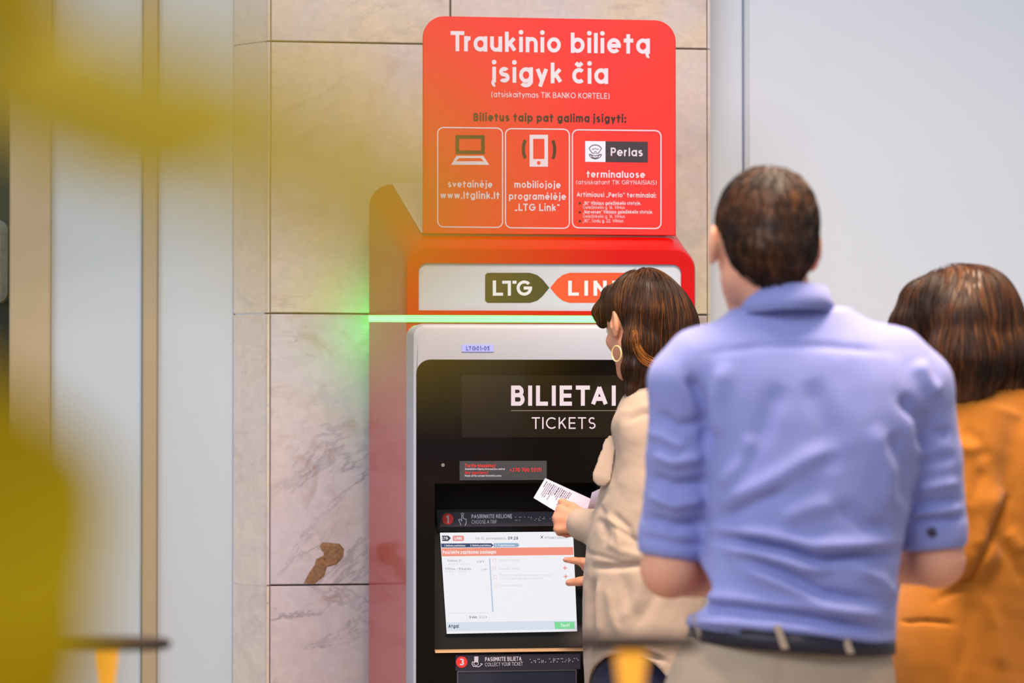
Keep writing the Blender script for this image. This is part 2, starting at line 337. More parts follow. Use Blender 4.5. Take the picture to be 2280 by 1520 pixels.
# brown fossil-like inclusion in the stained slab
inc = [(680, 1290), (676, 1298), (700, 1300), (722, 1282), (728, 1262), (750, 1256), (764, 1240), (766, 1222), (756, 1210), (735, 1208), (718, 1207), (712, 1214), (722, 1226), (720, 1236), (704, 1244), (700, 1258), (688, 1275)]
b0 = [MP(x, y, YF + .004) for x, y in inc]; cxm, cym = 722, 1250
b1 = [MP(x, y, YF - .0006) for x, y in inc]; b2 = [MP(cxm + (x - cxm) * .8, cym + (y - cym) * .8, YF - .0022) for x, y in inc]
loft('brown_inclusion', [b0, b1, b2], mat('rusty_stone', (140, 104, 74), .8, noise=.8, nscale=110, bump=.8, bscale=160), wc, cap1=True)
# left wall in stepped vertical bands
def band(name, pxa, pxb, y0, y1, m, kind='structure', par=None):
    a, _ = ML(pxa, 800, y0); b_, _ = ML(pxb, 800, y0)
    o = mbox(name, a, b_, y0, y1, 0, ZT, m, par, bev=.004)
    if par is None: o['kind'] = kind
    return o
band('wall_left', 349, 524, YB + .012, YB + .3, M_panel)
band('trim_1', 317, 350, YB - .02, YB + .28, M_beige)
band('wall_panel', 111, 318, YB + .0, YB + .28, M_panel)['kind'] = 'structure'
bpy.data.objects['wall_panel'].name = 'wall_back'
band('trim_2', 20, 112, YB - .04, YB + .28, mat('beige_pilaster', (176, 158, 126), .5, noise=.08, nscale=14))
# dark doorway on the far left with things beyond
a, _ = ML(-190, 800, YB + .2)
w1 = mbox('window_1', a - .3, ML(21, 800, YB + .2)[0], YB + .24, YB + .28, .0, ZT, mat('dark_glass', (36, 40, 8), .2)); w1['kind'] = 'structure'
sh = plate('cushion', rrect(ML(-60, 700, YB + .05)[0], ML(16, 700, YB + .05)[0], ML(0, 672, YB + .05)[1], ML(0, 488, YB + .05)[1], .03), YB + .05, .15, mat('grey_ribbed_cloth', (150, 150, 140), .9, noise=.5, nscale=60), None, .02)
tag(sh, 'grey ribbed cushion at the far left edge in the dark opening', 'cushion')
# right: plain wall with a narrow return strip beside the pilaster
a0, _ = ML(1588, 800, YB); a1, _ = ML(1655, 800, YB)
o = mbox('trim_3', xr - .002, a1, YB - .0, YB + .3, 0, ZT, M_wall, bev=.004); o['kind'] = 'structure'
o = mbox('wall_right', a1 + .002, a1 + 2.2, YB - .03, YB + .3, 0, ZT, M_wall, bev=.012); o['kind'] = 'structure'
# ================================================================ ticket machine
def red_mat(name, rgb, rough, coat=.12, spec=.3):
    return mat(name, rgb, rough, coat=coat, spec=spec, noise=.03, nscale=4)
M_red = red_mat('machine_red', (186, 3, 2), .32); M_redside = red_mat('machine_red_side', (190, 36, 30), .3, .4, .5)
M_cream = mat('cream_metal', (216, 200, 180), .42); M_fascia = mat('silver_white_fascia', (172, 176, 190), .4)
M_black = mat('black_glass', (13, 10, 8), .16, spec=.3); M_blackm = mat('black_matte', (10, 9, 9), .55, spec=.2)
mach = empty('ticket_machine', MW(0, 0, 0), TH); tag(mach, 'red and silver ticket vending machine with glowing touchscreen and green light strip', 'ticket machine')
YBK = .50
xL0, zT0 = ML(905, 553, 0); xR0, _ = ML(1548, 640, 0); _, zS = ML(1225, 702, 0)   # hood front
xLb, _ = ML(822, 640, YBK); _, zTb = ML(880, 411, YBK); xRb = xR0 - .012
zb2 = ML(822, 701, YBK)[1]
_, zT1 = ML(940, 528, .07)
def hoodsec(y, x0, x1, z0, z1, r): return [MW(x, y, z) for x, z in rrect(x0, x1, z0, z1, (0, 0, r, r), 10)]
t = .07 / YBK; xm0, xm1 = xL0 + (xLb - xL0) * t, xR0 + (xRb - xR0) * t
loft('hood', [hoodsec(YBK, xLb, xRb, zb2, zTb, .062), hoodsec(.07, xm0, xm1, zS, zT1, .06), hoodsec(.008, xL0 - .002, xR0 + .002, zS, zT0 + .006, .056), hoodsec(0, xL0 + .002, xR0 - .002, zS, zT0, .052)], M_red, mach, cap0=True)
# cream sloping roof plate lying on the hood
x_a, x_b = xLb + .062, xRb - .062; nb = (zTb - zT1)
zr = lambda y: zT1 + nb * (y - .07) / (YBK - .07) + .0012
V = []
for y, xa, xb in ((YBK - .001, x_a, x_b), (.1, xm0 + .056, xm1 - .056)):
    for dz in (0, .0025): V += [MW(xa, y, zr(y) + dz), MW(xb, y, zr(y) + dz)]
mesh('roof_plate', V, [(2, 3, 7, 6), (0, 4, 5, 1), (0, 2, 6, 4), (1, 5, 7, 3), (4, 6, 7, 5), (0, 1, 3, 2)], mat('pale_roof_metal', (240, 226, 212), .45), mach)
# hood front ring with the sign window
xi0, zi1 = ML(932, 585, 0); xi1, zi0 = ML(1517, 693, 0)
ringY('hood_frame', rrect(xL0 + .002, xR0 - .002, zS, zT0, (0, 0, .052, .052), 10), rrect(xi0, xi1, zi0, zi1, (.001, .001, .022, .022), 10), -.0005, .012, M_red, mach)
M_sign_white = mat('white_acrylic', (186, 194, 208), .12, coat=.4, emit=.0)
hp = plate('header_panel', rrect(xi0 - .002, xi1 + .002, zi0 - .002, zi1 + .002, .01), .006, .01, M_sign_white, mach)
M_ltg = mat('olive_black_print', (52, 56, 22), .4); M_lnk = mat('orange_red_print', (226, 74, 40), .4); M_wp = mat('white_print', (202, 196, 212), .5); M_off = mat('pale_print', (206, 212, 222), .5)
p = Print(planeY(.006)); p.poly([(1080, 612), (1085, 607), (1180, 607), (1196, 612), (1208, 622), (1223, 640.5), (1208, 659), (1196, 669), (1180, 674), (1085, 674), (1080, 669)]); p.done('logo_tag', M_ltg, mach, 'olive black arrow tag reading LTG')
p = Print(planeY(.006)); p.poly([(1225, 640.5), (1240, 622), (1253, 612), (1268, 607), (1405, 607), (1410, 612), (1410, 669), (1405, 674), (1268, 674), (1253, 669), (1240, 659)]); p.done('logo_tag', M_lnk, mach, 'orange red arrow tag reading LINK')
p = Print(planeY(.006), .0011)
p.text('L', 1097, 1120, 658, 34, .2); p.text('G', 1150, 1184, 658, 34, .2); p.seg(1118, 628, 1130, 628, 6.6); p.seg(1134, 625, 1134, 658, 7); p.seg(1122, 628, 1137, 628, 6.6); p.seg(1141, 628, 1150, 628, 6.6)
p.text('LINK', 1265, 1390, 658, 33.5, .21, gap=.32); p.done('lettering', M_off, mach)
# green light strip wrapping the body
M_green = emat('green_led', (110, 255, 160), 1); nt = M_green.node_tree; b = nt.nodes['Principled BSDF']; b.inputs['Emission Color'].default_value = (.075, 1, .10, 1); b.inputs['Emission Strength'].default_value = 9
zG1 = zS; zG0 = ML(1225, 718, 0)[1]; dzb = (zb2 - zS)
def band_loop(y, x0, x1, z): return [(x0, y, z), (x1, y, z)]
ring_xy = [(xLb + .12, YBK + .005, 1), (xLb - .001, YBK + .005, 1), (xLb - .002, YBK - .01, 1), (xL0 - .003, .0, 0), (xL0 + .004, -.006, 0), (xR0 - .004, -.006, 0), (xR0 + .003, 0, 0), (xRb + .002, YBK - .01, 1), (xRb + .001, YBK + .005, 1), (xRb - .12, YBK + .005, 1)]  # rear ends added out of sight to cast green on the wall
lo = [MW(x, y, zG0 + .001 + k * dzb) for x, y, k in ring_xy]; hi = [MW(x, y, zG1 - .001 + k * dzb) for x, y, k in ring_xy]
n = len(ring_xy); mesh('light_strip', lo + hi, [(i, i + 1, n + i + 1, n + i) for i in range(n - 1)] + [tuple(range(n))[::-1], tuple(range(n, 2 * n))], M_green, mach)
M_green2 = emat('green_spill_glow', (110, 255, 160), 1); b = M_green2.node_tree.nodes['Principled BSDF']; b.inputs['Emission Color'].default_value = (.04, 1, .12, 1); b.inputs['Emission Strength'].default_value = 55
mbox('added_spill_strip', xLb + .002, xLb + .16, YBK + .006, YBK + .012, zb2 - .016, zb2 - .001, M_green2, mach)  # unseen emitter added behind the casing to boost the green spill on the wall
# lower casing (red sides)
def lowsec(z, e=0): return [MW(x, y, z + k * dzb * (1 if z > .5 else 0)) for x, y, k in ((xLb, YBK, 1), (xL0, -.0, 0), (xR0, -.0, 0), (xRb, YBK, 1))]
loft('casing', [lowsec(0.0), lowsec(zG0)], M_redside, mach, cap0=True, cap1=True, smooth=False)
# silver fascia standing forward of the casing
YW = -.155
fx0, fz1 = ML(918, 720, YW); fx1, _ = ML(1583, 760, YW)
gx0, gz1 = ML(927, 800, YW); gx1, _ = ML(1556, 900, YW); gz0 = .1
ol = rrect(fx0, fx1, .02, fz1, (.01, .01, .03, .03), 8); il = rrect(gx0, gx1, gz0, gz1, (.01, .01, .036, .036), 8)
def sc2(L, e): 
    cx = (fx0 + fx1) / 2; cz = fz1 / 2; w = (fx1 - fx0) / 2; h = fz1 / 2
    return [(cx + (x - cx) * (1 - e / w), cz + (z - cz) * (1 - e / h)) for x, z in L]
loft('fascia', [[MW(x, 0, z) for x, z in ol], [MW(x, YW + .016, z) for x, z in ol], [MW(x, YW + .005, z) for x, z in sc2(ol, .004)], [MW(x, YW, z) for x, z in sc2(ol, .014)], [MW(x, YW, z) for x, z in il], [MW(x, YW + .02, z) for x, z in il]], M_fascia, mach)
mbox('fascia_side', fx0 + .0005, fx0 + .004, YW + .035, -.001, .02, fz1 - .03, M_cream, mach)
# black glass front, one mesh with the opening for the touchscreen bay
rx0, rz1 = ML(968, 1076, YW); rx1 = ML(1330, 1076, YW)[0]; _, rz0 = ML(1100, 1449, YW)
V = []; Fc = []
def addq(pts):
    b = len(V); V.extend(pts); Fc.append(tuple(range(b, b + len(pts))))
top = rrect(gx0, gx1, rz1, gz1, (0, 0, .036, .036), 8)[18:]
yb_ = YW - .0005
addq([MW(gx0, yb_, rz1)] + [MW(gx1, yb_, rz1)] + [MW(x, yb_, z) for x, z in top])
addq([MW(gx0, yb_, rz0), MW(rx0, yb_, rz0), MW(rx0, yb_, rz1), MW(gx0, yb_, rz1)])
addq([MW(rx1, yb_, rz0), MW(gx1, yb_, rz0), MW(gx1, yb_, rz1), MW(rx1, yb_, rz1)])
addq([MW(gx0, yb_, gz0), MW(gx1, yb_, gz0), MW(gx1, yb_, rz0), MW(gx0, yb_, rz0)])
V2 = list(V); nV = len(V)
for f in list(Fc): Fc.append(tuple(nV + i for i in f)[::-1])
V = V + [v + N_ * .004 for v in V2]
mesh('front_glass', V, Fc, M_black, mach)
# touchscreen bay
yt, ybm = -.035, -.125
zA = ML(1100, 1133, yt)[1]; zB = rz0 + .002
bay = []
prof = [(YW + .003, rz1), (yt - .0, rz1 - .0), (yt, zA), (ybm, zB), (YW + .003, zB)]
V = [MW(rx0, y, z) for y, z in prof] + [MW(rx1, y, z) for y, z in prof]; n = len(prof)
mesh('screen_bay', V, [(i, i + 1, n + i + 1, n + i) for i in range(n - 1)] + [tuple(range(n)), tuple(range(n, 2 * n))[::-1]], M_blackm, mach)
pA = MW(0, yt - .004, zA); pB = MW(0, ybm - .004, zB); nrm = np.cross(U, pB - pA); SP = plane3(pA, nrm)
nn = nrm / np.linalg.norm(nrm); nn = nn if nn @ (CAM - pA) > 0 else -nn
def slab(name, quad, off, th, m, par):
    Vt = [SP(x, y, off + th) for x, y in quad]; Vb = [v - nn * th for v in Vt]; k = len(quad)
    return mesh(name, Vb + Vt, [tuple(range(k))[::-1], tuple(range(k, 2 * k))] + [(i, (i + 1) % k, k + (i + 1) % k, k + i) for i in range(k)], m, par)
mg = slab('upper_guide_panel', [(972, 1134), (1296, 1132), (1297, 1180), (975, 1183)], -.001, .003, M_black, mach)
M_lab = mat('label_dark', (40, 36, 52), .45); M_redp = mat('red_print', (236, 48, 44), .5)
slab('step_label', [(978, 1140), (1290, 1138), (1291, 1170), (979, 1173)], .002, .002, M_lab, mach)
p = Print(SP, .0045); p.disc(997, 1155, 12.6, 28); p.done('step_number_disc', M_redp, mach)
p = Print(SP, .0052); p.text('1', 992.5, 999.5, 1164.5, 18, .2)
p.text('PASIRINKITE KELIONĘ', 1050, 1140, 1154, 9, .19, 1153); p.text('CHOOSE A TRIP', 1050, 1106, 1165.5, 8, .13, 1165)
def hand_icon(p, x, y, k=1.0):
    p.line([(x - 9 * k, y + 2 * k), (x - 5 * k, y + 10 * k), (x - 4 * k, y + 14 * k)], 1.6); p.line([(x - 9 * k, y + 2 * k), (x - 6 * k, y), (x - 2 * k, y + 5 * k), (x - 2 * k, y - 9 * k), (x + 1 * k, y - 9 * k), (x + 1.5 * k, y - 1 * k), (x + 8 * k, y + 1 * k), (x + 8 * k, y + 8 * k), (x + 6 * k, y + 14 * k)], 1.6)
    p.arc(x - .5 * k, y - 9 * k, 4 * k, 4 * k, 20, 160, 1.3)
hand_icon(p, 1030, 1155)
def braille(p, x0, x1, y, sl=0, seed=3):
    r = random.Random(seed); x = x0
    while x < x1:
        yy = y + sl * (x - x0)
        for dx in (0, 3.2):
            for dy in (0, 3.4, 6.8):
                if r.random() < .45: p.disc(x + dx, yy + dy, 1.0, 8)
        x += 8.6
braille(p, 1148, 1229, 1151); p.disc(1229, 1151, 1, 8); p.disc(1229, 1158, 1, 8); p.done('lettering', M_wp, mach)
# touchscreen
scr = slab('touchscreen', [(980, 1185.5), (1276, 1183), (1285, 1404.5), (995, 1410)], .003, .004, emat('screen_white', (250, 250, 255), .98), mach)
def SQ(u, v):  # u,v in unit screen -> picture
    a = np.array([980, 1185.5]); b = np.array([1276, 1183]); c = np.array([1285, 1404.5]); d = np.array([995, 1410])
    q = (a * (1 - u) + b * u) * (1 - v) + (d * (1 - u) + c * u) * v; return float(q[0]), float(q[1])
def ui(name, rgb, fn, lift=.0078, s=1.0):
    p = Print(SP, lift); fn(p); return p.done(name, emat('ui_' + name, rgb, s), scr)
ui('banner', (250, 150, 128), lambda p: p.poly([(983, 1220), (1276, 1217.5), (1277, 1235), (984, 1238)]))
ui('navigation_bar', (58, 76, 116), lambda p: (p.poly([(982, 1209.5), (1094, 1209), (1099, 1213.5), (1094, 1218), (983, 1218.5)])))
ui('navigation_step', (150, 178, 208), lambda p: (p.poly([(1099, 1209), (1152, 1208.5), (1157, 1213), (1152, 1217.5), (1099, 1218)])))
ui('footer_bar', (222, 230, 244), lambda p: p.poly([(994, 1385), (1283.5, 1381), (1284.5, 1400), (995, 1405)]))
ui('green_button', (132, 226, 160), lambda p: p.poly([(1234, 1384), (1279, 1383.5), (1280, 1399.5), (1236, 1400)]), .0082)
ui('column_divider', (196, 208, 228), lambda p: p.seg(1090, 1243, 1097.5, 1362, 3))
def f(p):
    p.poly([(984, 1192), (998, 1192), (1004, 1197.5), (998, 1204), (984.5, 1204)])
    p.text('09:28', 1131, 1153.5, 1201, 7, .17); p.text('Atgal', 998.5, 1021.5, 1397.5, 8, .2); p.line([(1204, 1192.5), (1209, 1198)], 1.2); p.line([(1209, 1192.5), (1204, 1198)], 1.2)
    p.text('Iš viso:', 1045, 1062, 1376, 5.5, .2)
ui('dark_text', (60, 62, 78), f)
def f(p):
    p.text('06 10, pirmadienis,', 1059, 1128, 1201, 6, .12); p.text('Atšaukti pirkimą', 1213, 1262, 1199, 5.5, .14)
    p.text('Keleivis 01', 997, 1027, 1250, 5, .15); p.text('Vilnius - Kaunas', 991, 1049, 1268, 5, .14); p.text('6,16 €', 1062, 1078, 1252, 5, .15); p.text('1 vnt.', 1071, 1086, 1269, 4.5, .12); p.text('12,32 €', 1066, 1084, 1376, 5.5, .12)
ui('grey_text', (150, 152, 162), f)
def f(p):
    p.text('Suaugęs'.replace('ę', 'e') + ' keleivis', 1108, 1158, 1249, 5, .12); p.text('Dviračio vieta', 1110, 1157, 1268, 5, .12)
    p.text('Papildomo bagažo vieta keleiviui traukinyje', 1112, 1227, 1282, 5, .11); p.text('ir kitos paslaugos kelionei', 1112, 1209, 1289, 4.5, .11)
    p.text('Lova keleiviui', 1113, 1159, 1305, 5, .12); p.seg(997, 1365, 1087, 1364, .7); p.text('klasė 2, vieta 14', 999, 1046, 1257, 4.4, .11); p.text('9:45 - 11:10', 991, 1038, 1274, 4.4, .11)
ui('pale_text', (212, 212, 220), f)
def f(p):
    p.rounded(1008, 1192, 1033, 1204, 3, 6); 
    for x, y in ((1257, 1246), (1258, 1264), (1259.5, 1283)): p.new(); p.seg(x - 4.5, y, x + 4.5, y, 2.2); p.seg(x, y - 4.5, x, y + 4.5, 2.2)
ui('red_icons', (240, 150, 145), f)
def f(p):
    for x, y in ((1101, 1247), (1101, 1265), (1102, 1284), (1103, 1303)): p.new(); p.rounded(x - 4, y - 4, x + 4, y + 4, 2, .8)
ui('pale_icons', (250, 205, 205), f)
def f(p):
    p.text('Pasirinkite papildomas paslaugas', 986, 1105, 1233, 8, .2, 1232); p.text('Tęsti'.replace('ę', 'e'), 1248, 1268, 1395, 7, .18)
    p.text('1. Kelionės pasirinkimas', 989, 1036, 1216.3, 4.4, .16); p.text('2. Keleivių pasirinkimas', 1047, 1093, 1216, 4.4, .16); p.text('3. Papildomos', 1102, 1146, 1215.6, 4.4, .16); p.text('LTG', 985.5, 997, 1201, 6.5, .22); p.text('LINK', 1012, 1029, 1201, 6, .2)
ui('white_text', (252, 252, 255), f, .0088)
# lip below the bay: metal edge, its warm reflection painted in as pale orange
lx0, lz = ML(969, 1449.5, YW - .006)
lx1, _ = ML(1240, 1447, YW - .006); mbox('bay_lip', lx0, rx1, YW - .008, YW + .03, rz0 - .002, rz0 + .0028, mat('lip_glint', (250, 200, 150), .35, metal=.3), mach)
# header display BILIETAI / TICKETS
a = ML(1028, 835, YW); b_ = ML(1500, 973, YW)
plate('display_glass', rrect(a[0], b_[0], b_[1], a[1], .002, 3), YW - .0025, .002, mat('display_glass', (30, 26, 18), .12, spec=.4), mach)
p = Print(planeY(YW - .0028)); p.text('BILIETAI', 1138, 1371, 903, 45, .205, 903, gap=.2); p.text('TICKETS', 1184, 1326, 954.5, 26, .115, gap=.2); p.done('lettering', M_wp, mach)
p = Print(planeY(YW - .0028)); p.seg(1138, 914, 1420, 914, 1.6); p.done('divider_line', mat('grey_print', (122, 112, 100), .5), mach)
# machine number plate on the fascia
a = ML(1028, 767, YW); b_ = ML(1099, 783, YW)
plate('number_plate', rrect(a[0], b_[0], b_[1], a[1], .002, 3), YW - .0025, .0024, mat('bluish_glow_plate', (156, 166, 240), .35, emit=.25), mach)  # faint glow put into the plate's blue colour
p = Print(planeY(YW - .0028)); p.text('LTG01-05', 1038, 1090, 779.5, 9, .16, gap=.2); p.done('lettering', mat('navy_print', (48, 58, 150), .5), mach)
# camera pinhole and help sticker
c_ = ML(986, 1035, YW); plate('camera_lens', rrect(c_[0] - .0045, c_[0] + .0045, c_[1] - .0045, c_[1] + .0045, .0044, 5), YW - .003, .003, mat('lens_grey', (120, 124, 118), .2), mach)
a = ML(1023, 1026, YW); b_ = ML(1217, 1068, YW)
plate('help_sticker', rrect(a[0], b_[0], b_[1], a[1], .001, 3), YW - .0022, .0018, mat('sticker_grey', (58, 60, 64), .5), mach)
p = Print(planeY(YW - .0024)); p.text('Turite klausimų?', 1035, 1104, 1040, 7.5, .16); p.text('Any questions?', 1035, 1087, 1055.5, 7.5, .12); p.text('+370 700 55111', 1135, 1205, 1050, 8.5, .16); p.done('lettering', M_redp, mach)
p = Print(planeY(YW - .0024)); p.text('Skambinkite klientų informacijos centrui', 1035, 1124, 1046, 4.6, .18); p.text('Please call the customer information centre', 1035, 1116, 1061, 4.6, .18); p.done('lettering', M_wp, mach)
# step 3 label and ticket tray
a = ML(1014, 1458, YW); b_ = ML(1292, 1489, YW)
plate('step_label', rrect(a[0], b_[0], b_[1], a[1], .002, 3), YW - .0022, .0018, M_lab, mach)
p = Print(planeY(YW - .0024)); p.disc(1028, 1473.5, 12.6, 28); p.done('step_number_disc', M_redp, mach)
p = Print(planeY(YW - .0024), .0012); p.text('3', 1022.5, 1033.5, 1481, 15.5, .22); p.text('PASIIMKITE BILIETĄ', 1080, 1161, 1472, 9.5, .19, 1470.5); p.text('COLLECT YOUR TICKET', 1080, 1164, 1483, 8, .12, 1481)
p.rect(1056, 1461, 1065, 1474); p.line([(1051, 1478), (1054, 1483), (1066, 1484), (1074, 1478), (1070, 1477)], 1.6); p.arc(1060, 1477, 5, 4, 0, 360, 1.3); p.line([(1051, 1478), (1052, 1473), (1056, 1474)], 1.6)
braille(p, 1172, 1286, 1467.5, -.02, 5); p.done('lettering', M_wp, mach)
a = ML(1017, 1493, YW); b_ = ML(1284, 1640, YW)
ringY('ticket_tray_frame', rrect(a[0], b_[0], b_[1], a[1], .003, 4), rrect(a[0] + .0035, b_[0] - .0035, b_[1] + .0035, a[1] - .0035, .002, 4), YW - .004, .0035, mat('tray_metal', (120, 120, 128), .3, metal=.8), mach)
plate('ticket_tray_glass', rrect(a[0] + .003, b_[0] - .003, b_[1] + .003, a[1] - .003, .002, 4), YW - .0022, .0015, mat('tray_glass', (44, 48, 62), .15, spec=.6), mach)
# ================================================================ sign standing on the roof
sg = empty('information_sign', MW(0, .085, zr(.085)), TH); tag(sg, 'red sign with white lettering Traukinio bilietą įsigyk čia on top of the ticket machine', 'sign')
YS = .075
xs0, _ = ML(942, 300, YS); xs1, _ = ML(1505, 300, YS); zs1 = ML(1225, 40.5, YS)[1]; zs0 = ML(1225, 529.5, YS)[1]
plate('sign_board', rrect(xs0, xs1, zr(.085) + .003, zs1, (0, 0, .056, .056), 10), YS, .014, mat('sign_red', (206, 30, 28), .5, coat=.1), sg, .0015)
M_dk = mat('dark_print', (40, 12, 10), .5)
SL = planeY(YS)
p = Print(SL)
p.text('Traukinio bilietą', 1003, 1447, 114, 45, .195, 120, gap=.15); p.text('įsigyk čia', 1096, 1354, 183.5, 46, .195, 187, gap=.15)
p.text('(atsiskaitymas TIK BANKO KORTELE)', 1094, 1357, 216, 12.5, .12, 220)
p.text('svetainėje', 997, 1096, 417, 15, .19, 418); p.text('www.ltglink.lt', 980, 1112, 442, 16, .19, 443)
p.text('mobiliojoje', 1145, 1248, 418, 15, .19, 419); p.text('programėlėje', 1133, 1260, 444, 15, .19, 445); p.text('„LTG Link“', 1146, 1246, 469, 16, .19, 470)
p.text('terminaluose', 1306, 1436, 395, 15, .19, 396); p.text('(atsiskaitant TIK GRYNAISIAIS)', 1283, 1462, 410, 9.5, .11, 411)
p.text('Artimiausi „Perlo“ terminalai:', 1284, 1461, 438, 10.5, .17, 440)
p.text('„IKI“ Vilniaus geležinkelio stotyje,', 1298, 1427, 456, 7.8, .18); p.text('Geležinkelio g. 16, Vilnius', 1298, 1391, 465, 7.4, .11)
p.text('„Narvesen“ Vilniaus geležinkelio stotyje,', 1298, 1454, 475.5, 7.8, .18); p.text('Geležinkelio g. 16, Vilnius', 1298, 1391, 485, 7.4, .11); p.text('„IKI“, Sodų g. 22, Vilnius', 1298, 1388, 495, 7.6, .13)
p.done('lettering', M_wp, sg)
p = Print(SL); p.text('Bilietus taip pat galima įsigyti:', 1054, 1394, 269.5, 18, .225, 273); 
for y in (452, 472.5, 492): p.new(); p.disc(1291, y, 2.8, 10)
p.done('dark_lettering', M_dk, sg)
for q in ((973, 282.5, 1120, 506, 1.5), (1124, 285, 1269, 508, 1.5), (1273, 287.5, 1473, 508, 2)):
    p = Print(SL); p.rounded(*q[:4], 14, 2.6, q[4]); p.done('frame_line', M_wp, sg)
p = Print(SL)
for r_ in ((1014, 301, 1079, 309), (1014, 335, 1079, 343), (1014, 309, 1022, 335), (1071, 309, 1079, 335)): p.rect(*r_)
p.done('laptop_icon', M_dk, sg)
p = Print(SL); p.strip([(1016, 347), (1076, 347), (1089, 367), (1004, 367), (1016, 347)], [(1022, 352), (1070, 352), (1077, 359), (1015, 359), (1022, 352)]); p.new()
for r_ in ((1179, 300, 1220, 309), (1179, 354, 1220, 371), (1179, 309, 1187, 354), (1212, 309, 1220, 354)): p.rect(*r_)
p.done('icon_white', M_wp, sg)
p = Print(SL, .001); p.disc(1199.5, 362.5, 4.2); p.done('phone_button', M_redp, sg)
p = Print(SL); p.arc(1215, 332, 50, 50, 156, 204, 7); p.new(); p.arc(1185, 333, 50, 50, -24, 24, 7); p.done('signal_arcs', M_dk, sg)
p = Print(SL); p.rect(1303, 314, 1348, 360, .5); p.done('logo_square', mat('pale_blue_print', (212, 214, 238), .5), sg)
M_pn = mat('charcoal_print', (44, 38, 50), .5)
p = Print(SL); p.rect(1348, 314.5, 1442.5, 360.5, 1); p.done('logo_plate', M_pn, sg)
p = Print(SL, .001); p.text('Perlas', 1360, 1431, 347, 18.5, .17, 348); p.done('lettering', M_wp, sg)
p = Print(SL, .001); p.line([(1316, 343), (1319, 350), (1325, 352), (1331, 350), (1335, 343)], 1.6); p.line([(1312, 343), (1317, 345), (1325, 347), (1334, 345), (1339, 343)], 1.6)
p.arc(1325.5, 343, 13.5, 10.5, 180, 360, 1.6); p.arc(1325.5, 333, 14, 10.5, 10, 170, 1.8); p.line([(1312, 331), (1318, 340), (1322, 342)], 1.6); p.line([(1339, 331), (1333, 340), (1329, 342)], 1.6)
for a in (40, 65, 90, 115, 140): p.seg(1325.5 + 5 * math.cos(math.radians(a)), 336 - 4 * math.sin(math.radians(a)), 1325.5 + 10 * math.cos(math.radians(a)), 336 - 7 * math.sin(math.radians(a)), 1.2)
p.arc(1325.5, 339, 2.4, 2.4, 0, 360, 1.0); p.done('shell_emblem', M_pn, sg)
